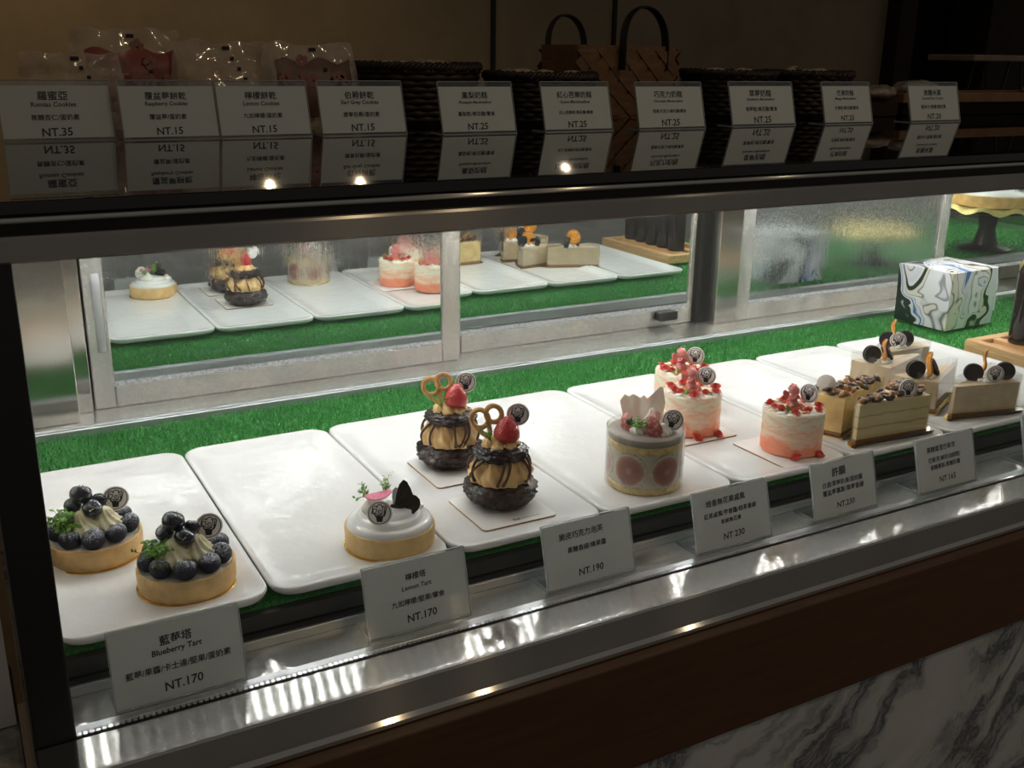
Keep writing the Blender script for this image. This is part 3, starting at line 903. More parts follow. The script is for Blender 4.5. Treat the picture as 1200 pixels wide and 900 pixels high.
def blueberry_tart(x, y, label, seed, yaw=0.):
    t = thing('blueberry_tart', label, 'tart', (x, y, TZ), face_cam(x, y) + yaw, 'blueberry tarts')
    R, h = .0415, .0205
    gold_card(t, R - .0002)
    crust_part(t, R, h, 'crust', seed)
    m = MB(); m.lathe([(R - .0035, h - .004), (R - .0035, h - .0016), (R - .008, h - .0008), (.004, h)], 48)
    m.build('custard_filling', 'custard', t)
    rnd = random.Random(seed)
    for k in range(9):
        a = math.radians(-92 + 40 * k + rnd.uniform(-4, 4)); r = .0300
        s = rnd.uniform(.93, 1.08)
        o = link('blueberry', shared('bd', lambda: berry_mesh(True)), t, (r * math.cos(a), r * math.sin(a), h + .0072), (rnd.uniform(-.7, .7), rnd.uniform(-.7, .7), rnd.uniform(0, 6)))
        o.scale = (s, s, s)
    c = MB()
    shell(c, (-.0085, -.0095, h + .004), .0165, .0235, yaw=.3, lobes=10, twist=2.0)
    shell(c, (.0105, -.0060, h + .004), .0160, .0230, yaw=1.2, lobes=10, twist=2.0)
    shell(c, (-.0020, .0100, h + .004), .0150, .022, yaw=2.2, lobes=10, twist=2.0)
    c.build('piped_cream', 'cream_yellow', t, 60)
    for p, s in (((-.0072, .000, .0595), 1.0), ((.0008, -.0095, .0480), .92), ((-.0150, .0020, .0490), .80), ((.0075, .004, .0500), .72)):
        o = link('glazed_blueberry', shared('bg', lambda: berry_mesh(False)), t, p, (rnd.uniform(-.5, .5), rnd.uniform(-.5, .5), 0)); o.scale = (s, s, s)
    g = MB()
    for p in ((-.0050, -.0055, .0668), (-.001, -.0185, .0500), (.001, -.0180, .0510)):
        g.box(-.0009, .0009, -.0007, .0007, -.0002, .0002, T(*p) @ RX(.7) @ RZ(rnd.uniform(0, 3)))
    g.build('gold_leaf', 'gold', t, 0)
    sprig(t, (-.0235, -.012, h + .012), 'herb', 26, .0185, 1.5, 0, seed + 3, .0062)
    token(t, (.0212, .0030, .0495), .06, -.12, roll=.12)
    return t

def lemon_tart(x, y):
    t = thing('lemon_tart', 'lemon tart with smooth white cream and a dark chocolate butterfly', 'tart', (x, y, TZ), face_cam(x, y))
    R, h = .0425, .0205
    gold_card(t, R - .0002)
    crust_part(t, R, h, 'crust_pale', 9)
    m = MB()
    R0 = R - .0022
    m.lathe([(R0, h - .002), (R0 + .0002, h + .0010), (R0 - .0014, h + .0046), (R0 - .0046, h + .0064), (R0 - .0078, h + .0058), (R0 - .0088, h + .0062), (R0 - .0100, h + .0092), (R0 - .0138, h + .0112), (R0 - .0172, h + .0106), (R0 - .0182, h + .0110), (R0 - .0196, h + .0140), (R0 - .0250, h + .0160), (.008, h + .0180), (.001, h + .0185)], 64)
    m.build('white_cream', 'meringue', t, 60)
    c = MB()
    shell(c, (-.014, .006, h + .010), .0140, .016, lobes=3, twist=.4)
    shell(c, (.022, .012, h + .008), .0100, .010, lobes=3, twist=.4)
    c.build('cream_dollop', 'cream_white', t, 70)
    p = MB()
    ring = [(.0130 * math.cos(a) * (1 + .05 * math.cos(3 * a)), .0070 * math.sin(a), .0012 * math.cos(2 * a)) for a in [2 * PI * i / 28 for i in range(28)]]
    p.loft([[(x_, y_, z_ - .0005) for x_, y_, z_ in ring], [(x_, y_, z_ + .0005) for x_, y_, z_ in ring]])
    p.build('pink_petal', 'petal', t, 50, (-.0105, -.001, h + .0285), (.06, -.05, .3))
    sprig(t, (-.0190, .010, h + .022), 'herb', 5, .017, .9, 0, 5, .0042, (0, -.75, .3))
    sprig(t, (-.0040, .012, h + .022), 'herb', 6, .020, .5, 0, 8, .0046, (0, .1, .2))
    # butterfly: two wings and a body of chocolate
    def wing(mirror_):
        P = [(0, 0), (-.0010, .012), (-.0006, .0200), (.0018, .0245), (.0050, .0235), (.0095, .0185), (.0125, .0140), (.0155, .0138), (.0190, .0115), (.0208, .0075), (.0200, .0025), (.0172, -.0010), (.012, -.0012), (.005, -.0004)]
        m = MB(); m.loft([[(x_, -.0005, z_) for x_, z_ in P], [(x_, .0005, z_) for x_, z_ in P]])
        for q in ((.002, .021), (.006, .018), (.010, .0115), (.0165, .0095), (.018, .005), (.0155, .001)):
            m.tube([(.0005, -.0006, .0005), (q[0] * .6, -.0007, q[1] * .62), (q[0], -.0006, q[1])], [.0005, .0004, .0002], 5)
        return m
    b = bpy.data.objects.new('chocolate_butterfly', wing(0).build('chocolate_butterfly', 'butterfly', mesh_only=True, smooth=0))
    COL.objects.link(b); b.parent = t; b.location = (.0040, -.006, h + .0175); b.rotation_euler = (-.22, .32, .10); b.scale = (1.15, 1.15, 1.12)
    wb = wing(1); wb.build('wing', 'butterfly', b, 0, (0, .0012, 0), (-1.0, 0, .0))
    bd = MB(); bd.tube([(-.003, -.001, .0015), (.006, -.001, -.0002), (.016, -.001, -.0012), (.0235, -.001, -.0025)], [.0012, .0017, .0016, .0007], 8, flat=.7)
    bd.build('body', 'butterfly', b, 50)
    token(t, (-.0090, -.0235, h + .0205), -.03, -.22, roll=.0)
    return t

# ---------------------------------------------------------------- chocolate puffs
def lump(c, r, seed, amp=.10, fr=2.2, n=72, k=44, fine=.085):
    m = MB()
    def wp(q):
        d = 1 + amp * nz(q, fr, seed) + fine * nz(q, fr * 3.4, seed + 4) + fine * .8 * abs(nz(q, fr * 7, seed + 9))
        return d
    m.ball(c, r, n, k, None, wp)
    return m

def chocolate_puff(x, y, label, seed):
    t = thing('cream_puff', label, 'cream puff', (x, y, TZ + .0022), face_cam(x, y), 'tall chocolate cream puffs')
    m = lump((0, 0, .0155), (.0370, .0370, .0178), seed, .10)
    m.v = [(a, b, max(c_, .0002)) for a, b, c_ in m.v]
    m.build('puff_base', 'choco', t, 60)
    c = MB(); rnd = random.Random(seed)
    for k in range(9):
        a = 2 * PI * k / 9 + .2
        shell(c, (.0205 * math.cos(a), .0205 * math.sin(a), .0275), .0135, .026, lobes=5, yaw=a * 2.3, tilt=0, twist=1.2, n=34, k=10)
    c.lathe([(.024, .029), (.026, .036), (.024, .046), (.015, .052)], 28)
    c.build('piped_cream', 'cream_tan', t, 60)
    d = MB()
    for k in range(12):
        a = 2 * PI * k / 12 + rnd.uniform(-.2, .2); b = a + rnd.uniform(-.55, .15)
        P = []
        for i in range(8):
            s = i / 7; an = a + (b - a) * s
            rr = .0235 + .0105 * math.sin(s * PI * .72) ** .8
            P.append((rr * math.cos(an), rr * math.sin(an), .054 - .024 * s))
        d.tube(P, [.0019, .0018, .0015, .0014, .0013, .0014, .0016, .0019], 7)
    d.build('chocolate_drizzle', 'drizzle', t, 60)
    m = lump((0, 0, .0560), (.0278, .0278, .0098), seed + 2, .12)
    m.build('puff_lid', 'choco_smooth' if seed == 31 else 'choco', t, 60)
    c2 = MB()
    for k in range(7):
        a = 2 * PI * k / 7
        shell(c2, (.0125 * math.cos(a), .0125 * math.sin(a), .0615), .0082, .010, lobes=5, yaw=a, twist=1.3, n=26, k=8)
    c2.lathe([(.013, .061), (.014, .066), (.010, .0705)], 24)
    c2.build('cream_crown', 'cream_tan', t, 60)
    # strawberry, tip up
    s = MB()
    s.lathe([(.0045, 0), (.0105, .0008), (.0136, .0050), (.0132, .0105), (.0108, .0165), (.0070, .0220), (.0030, .0252), (.0004, .0260)], 28)
    s.build('strawberry', 'strawberry', t, 60, (.0055, -.0045, .0680), (-.08, .05, 0))
    # pretzel: three loops of one rope
    p = MB()
    P = []
    def ring(cx, cz, r, a0, a1, n=18): return [(cx + r * math.cos(math.radians(a0 + (a1 - a0) * i / n)), 0, cz + r * 1.05 * math.sin(math.radians(a0 + (a1 - a0) * i / n))) for i in range(n + 1)]
    p.tube(ring(-.0085, .013, .0088, -50, 310, 28), .0027, 10)
    p.tube(ring(.0062, .0175, .0080, -70, 290, 28), .0027, 10)
    p.tube([(-.0130, .0, .0045), (-.0065, -.0004, -.0020), (-.0010, 0, -.0060)], .0027, 10)
    p.tube([(-.0015, .001, .0150), (.0, .001, .008), (.001, .001, -.004)], .0026, 10)
    p.build('pretzel', 'pretzel', t, 60, (-.0120, .0010, .0765), (-.10, -.10, -.15))
    token(t, (.0170, .0070, .0925), -.02, -.10)
    sprig(t, (-.0105, -.0110, .0700), 'herb', 4, .015, 1.2, 0, seed, .0032)
    st = MB(); st.tube([(-.0105, -.0120, .071), (-.0145, -.0130, .0765), (-.0205, -.0125, .0835)], [.0008, .0010, .0008], 6)
    st.build('herb_stem', 'herb', t, 50)
    return t

def square_board(x, y, s, rz, label, group, writing=True, print_=(0, 0)):
    t = thing('cake_board', label, 'cake board', (x, y, TZ), rz, group)
    a = s / 2
    m = MB(); m.prism(rrect(-a, a, -a, a, .005, 4), 0, .0014); m.build('card', 'board_edge', t, 30)
    m = MB(); m.prism(rrect(-a + .0003, a - .0003, -a + .0003, a - .0003, .005, 4), .0014, .0020); m.build('white_face', 'board', t, 30)
    if writing:
        k = MB(); put_text(k, 'Del', .0075, 0, 0, .03, .0042, .25)
        for q in range(15):
            stroke(k, [(.0050 + .0014 * q, -.0014 + .0003 * (q % 3)), (.0057 + .0014 * q, .0004 + .0004 * ((q * 5) % 3)), (.0064 + .0014 * q, -.0013)], .00018)
        k.v = [(p[0] + print_[0], p[2] + print_[1], .00215) for p in k.v]
        k.build('printed_name', 'ink', t, 0)
    return t

# ---------------------------------------------------------------- fig cake
def fig_cake(x, y):
    t = thing('fig_cake', 'small round cake with cut figs showing through a clear film collar', 'cake', (x, y, TZ), face_cam(x, y))
    R = .0400
    def ring(name, z0, z1, r, mat, am=.0006, seed=0):
        m = MB()
        zs = [z0, z0 + (z1 - z0) * .12, (z0 + z1) / 2, z1 - (z1 - z0) * .12, z1]
        m.lathe([(r - .001, zs[0]), (r, zs[1]), (r, zs[2]), (r, zs[3]), (r - .001, zs[4])], 72, None, (True, True), lambda a, z, q: q + am * nz((math.cos(a) * 4, math.sin(a) * 4, z * 120), 1.5, seed))
        return m.build(name, mat, t, 50)
    gold_card(t, R - .002)
    ring('sponge_layer', .0008, .0085, R, 'sponge', .0008, 3)
    ring('cream_layer', .0080, .0465, R - .0002, 'earl_cream', .0001)
    ring('sponge_layer', .0455, .0545, R - .0002, 'sponge', .0008, 5)
    ring('glaze_top', .0540, .0620, R + .0004, 'tea_top', .0001)
    for k in range(6):
        a = -PI / 2 - .40 + k * 2 * PI / 6
        m = MB()
        # slice bent to the wall of the cake
        R_ = []
        for rr, dep in ((.0, .0011), (.006, .0011), (.012, .0010), (.0182, .0008), (.0197, .0002), (.0197, -.003)):
            rg = []
            for j in range(32):
                b = 2 * PI * j / 32; u = max(rr, .0001) * math.cos(b) * (1 + .02 * math.cos(3 * b)); w_ = max(rr, .0001) * math.sin(b)
                an = u / R
                rg.append((math.sin(an) * (R + dep), R - math.cos(an) * (R + dep), w_))
            R_.append(rg)
        m.loft(R_, (True, True), True)
        m.build('fig_slice', 'fig', t, 60, (R * math.cos(a), R * math.sin(a), .0268), (0, 0, a + PI / 2))
    m = MB(); zs = (.0012, .0600, .0655)
    m.loft([[(r * math.cos(2 * PI * j / 96), r * math.sin(2 * PI * j / 96), z) for j in range(96)] for r, z in ((R + .0022, zs[0]), (R + .0022, zs[2]), (R + .0019, zs[2]), (R + .0019, zs[0]))], (False, False))
    m.box(R * .72, R * .73, -R * .76, -R * .72, .001, .0655)
    m.build('film_collar', 'film', t, 60)
    c = MB()
    shell(c, (-.0085, -.0140, .0615), .0088, .0135, lobes=8); shell(c, (.0180, -.0140, .0615), .0095, .0130, lobes=8)
    shell(c, (.0060, .0120, .0615), .0095, .0205, lobes=8)
    c.build('cream_dollop', 'cream_white', t, 60)
    def wedge(loc, rot, s=1.):
        m = MB(); n = 10; A = []; L = .024 * s; r = .0105 * s
        # a quarter of a fig: two cut faces and a round skin
        top = (0, 0, L)
        R_ = []
        for i in range(7):
            tt = i / 6; q = r * math.sin(PI * (.12 + .80 * tt)) ** .8
            R_.append([(0, 0, L * tt)] + [(q * math.cos(PI / 2 * j / n), q * math.sin(PI / 2 * j / n), L * tt) for j in range(n + 1)])
        m.loft(R_, (True, True), True)
        m.v = [(a_ - r * .4, b_ - r * .4, c_ - L / 2) for a_, b_, c_ in m.v]
        return m.build('fig_wedge', 'fig_wedge', t, 35, loc, rot)
    wedge((-.0215, -.0020, .0700), (1.25, .35, 3.4), 1.15)
    wedge((.0065, .0000, .0722), (1.35, .2, 2.9), 1.25)
    wedge((.0085, -.0200, .0690), (.50, .15, 3.95), 1.15)
    ch = MB(); n = 40; lay = []
    prof_ = [(0, .083), (.10, .0905), (.20, .0880), (.28, .0925), (.36, .0910), (.44, .0885), (.52, .0930), (.60, .0900), (.68, .0945), (.76, .0990), (.86, .1040), (.93, .1030), (1, .0860)]
    def topz(s):
        for (a, u), (b, v) in zip(prof_, prof_[1:]):
            if s <= b: return u + (v - u) * (s - a) / (b - a)
        return prof_[-1][1]
    for k in range(7):
        q = k / 6; row = []; rowb = []
        for i in range(n + 1):
            s_ = i / n
            x_ = (-.0300 + .049 * s_) * (.80 + .20 * q); y_ = .0150 + .0045 * math.sin(s_ * 5 + q) + .006 * q + .0006 * math.sin(s_ * 17)
            z_ = .0610 + (topz(s_) - .0610) * q
            row.append((x_, y_, z_)); rowb.append((x_, y_ + .0014, z_))
        lay.append(row + rowb[::-1])
    ch.loft(lay, (True, True))
    ch.build('white_chocolate_shard', 'white_choc', t, 50)
    sprig(t, (-.0080, -.0200, .0690), 'herb', 7, .0150, 1.5, 0, 21, .0050)
    sprig(t, (-.0200, -.0120, .0690), 'herb_dark', 5, .0100, 1.2, 0, 22, .0046)
    token(t, (.0275, -.0015, .0740), .10, -.12, roll=.25)
    return t

# ---------------------------------------------------------------- marbled pink cakes
def rose_mesh():
    m = MB()
    for ringi, (rr, hh, nn, op) in enumerate(((.0016, .0052, 3, .25), (.0030, .0046, 4, .55), (.0046, .0036, 5, .95))):
        for k in range(nn):
            a0 = 2 * PI * k / nn + ringi * .6; sp = 2 * PI / nn * .62
            grid = []
            for i in range(4):
                tt = i / 3
                row = []
                for j in range(6):
                    b = a0 + sp * (j / 5 - .5) * 2 * (.55 + .45 * tt)
                    r = rr * (.45 + .55 * tt) + op * .0010 * tt * tt
                    row.append((r * math.cos(b), r * math.sin(b), hh * tt * (1 - .10 * abs(j - 2.5) / 2.5) - .0004 * ringi))
                grid.append(row)
            inn = [[(x * .90, y * .90, z) for x, y, z in row] for row in grid]
            pts = [p for row in grid for p in row] + [p for row in inn for p in row]
            F = []
            for i in range(3):
                for j in range(5):
                    q = i * 6 + j; F.append((q, q + 1, q + 7, q + 6)); F.append((24 + q, 24 + q + 6, 24 + q + 7, 24 + q + 1))
            for j in range(5): F.append((18 + j, 19 + j, 43 + j, 42 + j)); F.append((j, 24 + j, 25 + j, j + 1))
            for i in range(3): F.append((i * 6, i * 6 + 6, i * 6 + 30, i * 6 + 24)); F.append((i * 6 + 5, i * 6 + 29, i * 6 + 35, i * 6 + 11))
            m.addv(pts, F)
    m.ball((0, 0, .0010), (.0030, .0030, .0016), 10, 6)
    return m.build('sugar_rose', 'rose', mesh_only=True, smooth=60)

def figurine_mesh():
    m = MB()
    m.ball((0, 0, .0055), (.0075, .0062, .0062))            # seat and folds
    m.ball((0, -.0004, .0120), (.0052, .0044, .0072))       # torso
    m.ball((0, -.0006, .0232), (.0056, .0054, .0060))       # head
    for q in ((-.003, .0010, .0275), (.003, .0010, .0275), (0, .002, .0285), (-.0045, .0015, .0250), (.0045, .0015, .0250)):
        m.ball(q, .0022, 10, 7)                             # curls
    m.ball((0, -.0058, .0226), (.0009, .0009, .0010), 8, 6) # nose
    for s in (-1, 1):
        m.tube([(s * .0042, -.001, .0165), (s * .0062, -.0035, .0130), (s * .0030, -.0062, .0150), (s * .0008, -.0060, .0186)], [.0019, .0018, .0015, .0013], 10)
        m.tube([(s * .003, -.002, .0050), (s * .0070, -.0066, .0050), (s * .0040, -.0092, .0022)], [.0030, .0026, .0019], 10)
        m.ball((s * .0075, .0035, .0178), (.0050, .0015, .0040))      # wings
        m.ball((s * .0095, .0038, .0206), (.0032, .0013, .0028))
        m.ball((s * .0068, .0035, .0138), (.0030, .0013, .0030))
    me = m.build('figurine', 'figurine', mesh_only=True)
    o = bpy.data.objects.new('tmp', me); COL.objects.link(o)
    r = o.modifiers.new('r', 'REMESH'); r.mode = 'VOXEL'; r.voxel_size = .00045
    s = o.modifiers.new('s', 'SMOOTH'); s.factor = .6; s.iterations = 4
    bpy.context.view_layer.update()
    out = bpy.data.meshes.new_from_object(o.evaluated_get(bpy.context.evaluated_depsgraph_get()))
    out.name = 'figurine'
    bpy.data.objects.remove(o)
    out.polygons.foreach_set('use_smooth', [True] * len(out.polygons))
    if not out.materials: out.materials.append(MAT['figurine'])
    return out

def pink_cake(x, y, label, seed, tok_yaw=-.5, fig_yaw=.6):
    t = thing('pink_cake', label, 'cake', (x, y, TZ + .0022), face_cam(x, y), 'marbled pink cakes with a small angel')
    R, h = .0355, .0505
    m = MB(); rnd = random.Random(seed)
    prof = [(R - .002, 0), (R, .0015)] + [(R, .0015 + (h - .004) * i / 12) for i in range(1, 12)] + [(R, h - .0022), (R - .0008, h - .0005), (R - .0028, h + .0004), (R - .006, h - .0006), (.004, h - .001)]
    m.lathe(prof, 72, None, (True, True), lambda a, z, q: q + (.0006 * nz((math.cos(a) * 1.4, math.sin(a) * 1.4, z * 120 + a * .5), 1.4, seed)))
    m.build('buttercream_body', 'buttercream', t, 50)
    e = MB()
    for k in range(15):
        a = 2 * PI * k / 15 + rnd.uniform(-.1, .1); r = R - .006
        e.ball((r * math.cos(a), r * math.sin(a), h + .0002), (.0055, .0050, .0016), 12, 7, None, lambda q: 1 + .2 * nz(q, 2, k))
    e.build('cream_rim', 'cream_white', t, 60)
    spots = [(-.0275, .0010, h + .0015), (-.0225, -.0120, h + .0015), (-.014, -.0150, h + .0005), (.0020, -.0270, h + .0015), (.0275, -.0085, h + .0020), (.0270, .0030, h + .0035), (.0150, -.0130, h + .0010), (.010, .022, h + .0015), (-.012, .020, h + .0015)]
    for q in spots:
        o = link('sugar_rose', shared('rose', rose_mesh), t, q, (rnd.uniform(-.5, .1), rnd.uniform(-.3, .3), rnd.uniform(0, 6)))
        s = rnd.uniform(1.0, 1.3); o.scale = (s, s, s)
    for q in ((.0085, -R - .0035, .0012), (.0330, -.0195, .0012)):
        o = link('sugar_rose', shared('rose', rose_mesh), t, q, (.5, 0, rnd.uniform(0, 6))); o.scale = (1.3, 1.3, 1.3)
    cr = MB()
    for k in range(26):
        a = rnd.uniform(0, 2 * PI); r = rnd.uniform(.006, .026)
        cr.ball((r * math.cos(a), r * math.sin(a), h + .0012), (rnd.uniform(.0018, .0036), rnd.uniform(.0016, .0030), .0018), 9, 6)
    cr.build('coral_petals', 'candy', t, 60)['kind'] = 'stuff'
    lf = MB()
    for k in range(11):
        a = rnd.uniform(0, 2 * PI); r = rnd.uniform(.020, .031); d = rnd.uniform(0, 6)
        M_ = T(r * math.cos(a), r * math.sin(a), h + .0026) @ RZ(d) @ RX(rnd.uniform(-.3, .3))
        lf.addv([(-.004, 0, 0), (0, .0016, .0008), (.0042, 0, .0004), (0, -.0016, .0008), (0, 0, -.0006)], [(0, 3, 2, 1), (0, 1, 4), (1, 2, 4), (2, 3, 4), (3, 0, 4)], M_)
    lf.build('cream_leaves', 'leaf_cream', t, 0)['kind'] = 'stuff'
    link('angel_figurine', shared('figurine', figurine_mesh), t, (-.0020, -.0035, h - .0005), (-.05, 0, fig_yaw))
    token(t, (.0150, .0010, h + .0190), tok_yaw, -.15)
    sprig(t, (-.0065, -.0230, h + .0010), 'herb', 5, .0090, 1.4, 0, seed, .0034)
    return t

# ---------------------------------------------------------------- wedge slices
def slice_base(t, L, W, h, mat, base_h=.0045, film_h=.008, tip_w=.006, seed=0, gold=True, crumb=True, flip=False):
    def fl(m):
        if flip: m.v = [(L - a, b, c) for a, b, c in m.v]
        return m
    """wedge pointing to -X, its straight near side along Y=0 (seen by the customer); W = width of the outer end"""
    P = [(0, 0), (L, 0), (L + .0035, W * .5), (L, W), (0, tip_w)]
    def inset(P, d):
        cx = sum(p[0] for p in P) / len(P); cy = sum(p[1] for p in P) / len(P)
        return [(x + (cx - x) * d / max(.001, math.hypot(cx - x, cy - y)), y + (cy - y) * d / max(.001, math.hypot(cx - x, cy - y))) for x, y in P]
    def dense(P, z, j=.0005):
        out = []
        for i in range(len(P)):
            a, b = P[i], P[(i + 1) % len(P)]
            for k in range(8):
                s = k / 8
                x, y = a[0] + (b[0] - a[0]) * s, a[1] + (b[1] - a[1]) * s
                out.append((x + j * nz((x, y, z), 160, seed), y + j * nz((x, y, z), 170, seed + 3), z))
        return out
    z0 = .0022
    if crumb:
        m = MB(); m.loft([dense(P, z0), dense(P, z0 + base_h)]); fl(m).build('crumb_base', 'crumb_base', t, 30)
        z1 = z0 + base_h
    else:
        z1 = z0
    m = MB()
    m.loft([dense(P, z1 + (h - z1) * i / 8) for i in range(9)] + [dense(inset(P, .0012), h + .0006, .0002)])
    fl(m).build('cake_body', mat, t, 30)
    # folded film on the three cut sides
    f = MB(); Q = [(-.0010, tip_w + .001), (-.0016, -.0012), (L + .0016, -.0012), (L + .0048, W * .5), (L + .0014, W + .0012), (-.0010, tip_w + .002)]
    o = [(x, y, z0) for x, y in Q]; u = [(x, y, h + film_h) for x, y in Q]
    n = len(Q)
    th = .00025
    cx, cy = L * .6, W * .3
    oi = [(x + (cx - x) * .004, y + (cy - y) * .012, z) for x, y, z in o]; ui = [(x + (cx - x) * .004, y + (cy - y) * .012, z) for x, y, z in u]
    f.loft([o, u, ui, oi], (False, False), False)
    fl(f).build('film_wrap', 'film', t, 0)
    # gold board with a small turned-up lip and pointed tab
    B = [(-.0095, -.0030), (-.004, -.0045), (L + .004, -.0045), (L + .008, W * .5), (L + .004, W + .004), (-.002, tip_w + .005), (-.0095, .0025)]
    b = MB(); b.loft([[(x, y, .0006 if i > 1 else .0002) for i, (x, y) in enumerate(B)], [(x, y, .0018) for x, y in B]])
    bo = fl(b).build('slice_board', 'gold', t, 0)
    lp = MB(); lp.loft([[(x, -.0040, .0002), (x, -.0090, .0056 * k + .0006), (x, -.0086, .0062 * k + .0012), (x, -.0036, .0014)] for x, k in ((-.0095, .0), (.004, .7), (L * .5, 1.), (L + .004, .9))])
    fl(lp).build('board_lip', 'choc_board', bo, 40)
    return P

def nut_slice(x, y, rz, label, seed, tok, blank, mat='cheese', flip=False):
    t = thing('cheesecake_slice', label, 'cake slice', (x, y, TZ), rz, 'nut topped cheese slices')
    L, W, h = .112, .054, .0500
    slice_base(t, L, W, h, mat, seed=seed, film_h=.003, flip=flip)
    rnd = random.Random(seed)
    for k in range(64):
        s = rnd.random() ** .8; px = .004 + s * (L - .006); lim = .006 + (W - .006) * px / L
        py = rnd.uniform(.002, max(.003, lim - .002))
        def mk(dark):
            m = MB(); m.ball((0, 0, 0), (.0058, .0036, .0024), 10, 7, None, lambda q: 1 + .35 * nz(q, 1.6, seed + dark)); return m.build('chopped_nut', 'nut_dark' if dark else 'nut', mesh_only=True, smooth=50)
        dk = k % 3 != 0
        o = link('chopped_nut', shared('nut%d' % dk, lambda: mk(dk)), t, (L - px if flip else px, py, h + .0022 + rnd.uniform(0, .0045)), (rnd.uniform(-.6, .6), rnd.uniform(-.6, .6), rnd.uniform(0, 6)))
        q = rnd.uniform(.7, 1.25); o.scale = (q, q, q)
    token(t, tok[0], tok[1] - rz, -.15, blank)
    return t

def cookie_mesh():
    m = MB()
    m.lathe([(.0112, -.0042), (.0120, -.0036), (.0120, -.0014), (.0112, -.0011), (.0112, .0011), (.0120, .0014), (.0120, .0036), (.0112, .0042)], 36)
    for k in range(12):
        a = 2 * PI * k / 12
        m.box(-.0006, .0006, -.0022, .0022, .0042, .0046, RZ(a) @ T(0, .0085, 0))
        m.box(-.0006, .0006, -.0022, .0022, -.0046, -.0042, RZ(a) @ T(0, .0085, 0))
    for r in (.0035, .0058):
        m.tube([(r * math.cos(2 * PI * j / 20), r * math.sin(2 * PI * j / 20), .0043) for j in range(20)], .0004, 5, True)
        m.tube([(r * math.cos(2 * PI * j / 20), r * math.sin(2 * PI * j / 20), -.0043) for j in range(20)], .0004, 5, True)
    return m.build('cocoa_cookie', 'cookie', mesh_only=True, smooth=35)

def orange_part(t, loc, rot, s=1.):
    m = MB(); n = 30; r = .0155 * s
    def pt(a, rr, d): return (rr * math.cos(a), d + .0016 * math.sin(3 * a) * rr / r, rr * math.sin(a))
    R = [[pt(2 * PI * j / n, max(q * r, .0002), d) for j in range(n)] for q, d in ((.0, -.0007), (.5, -.0009), (.9, -.0008), (.9, .0008), (.5, .0009), (.0, .0007))]
    m.loft(R)
    o = m.build('dried_orange', 'orange', t, 50, loc, rot)
    k = MB(); k.tube([pt(2 * PI * j / n, r * .96, 0) for j in range(n)], .0014, 7, True)
    for q in range(9):
        a = 2 * PI * q / 9; k.tube([pt(a, r * .12, -.0009), pt(a, r * .9, -.0009)], .0005, 5)
    k.build('rind', 'orange_rind', o, 50)
    return o

def brown_slice(x, y, rz, label, seed, items, flip=False):
    t = thing('brown_sugar_slice', label, 'cake slice', (x, y, TZ), rz, 'brown sugar slices with cookies and dried orange')
    L, W, h = .098, .056, .0430
    slice_base(t, L, W, h, 'brown_sugar_cake', seed=seed, film_h=.011, flip=flip)
    c = MB(); bx, by = items['cream']
    for k in range(6):
        a = 2 * PI * k / 6
        shell(c, (bx + .010 * math.cos(a), by + .008 * math.sin(a), h), .0062, .0075, lobes=6, n=24, k=7)
    c.build('piped_cream', 'cream_white', t, 60)
    for loc, rot in items['cookies']:
        link('cocoa_cookie', shared('cookie', cookie_mesh), t, loc, rot)
    for loc, rot, s in items['oranges']:
        orange_part(t, loc, rot, s)
    if 'token' in items:
        token(t, items['token'][0], items['token'][1] - rz, -.12)
    return t

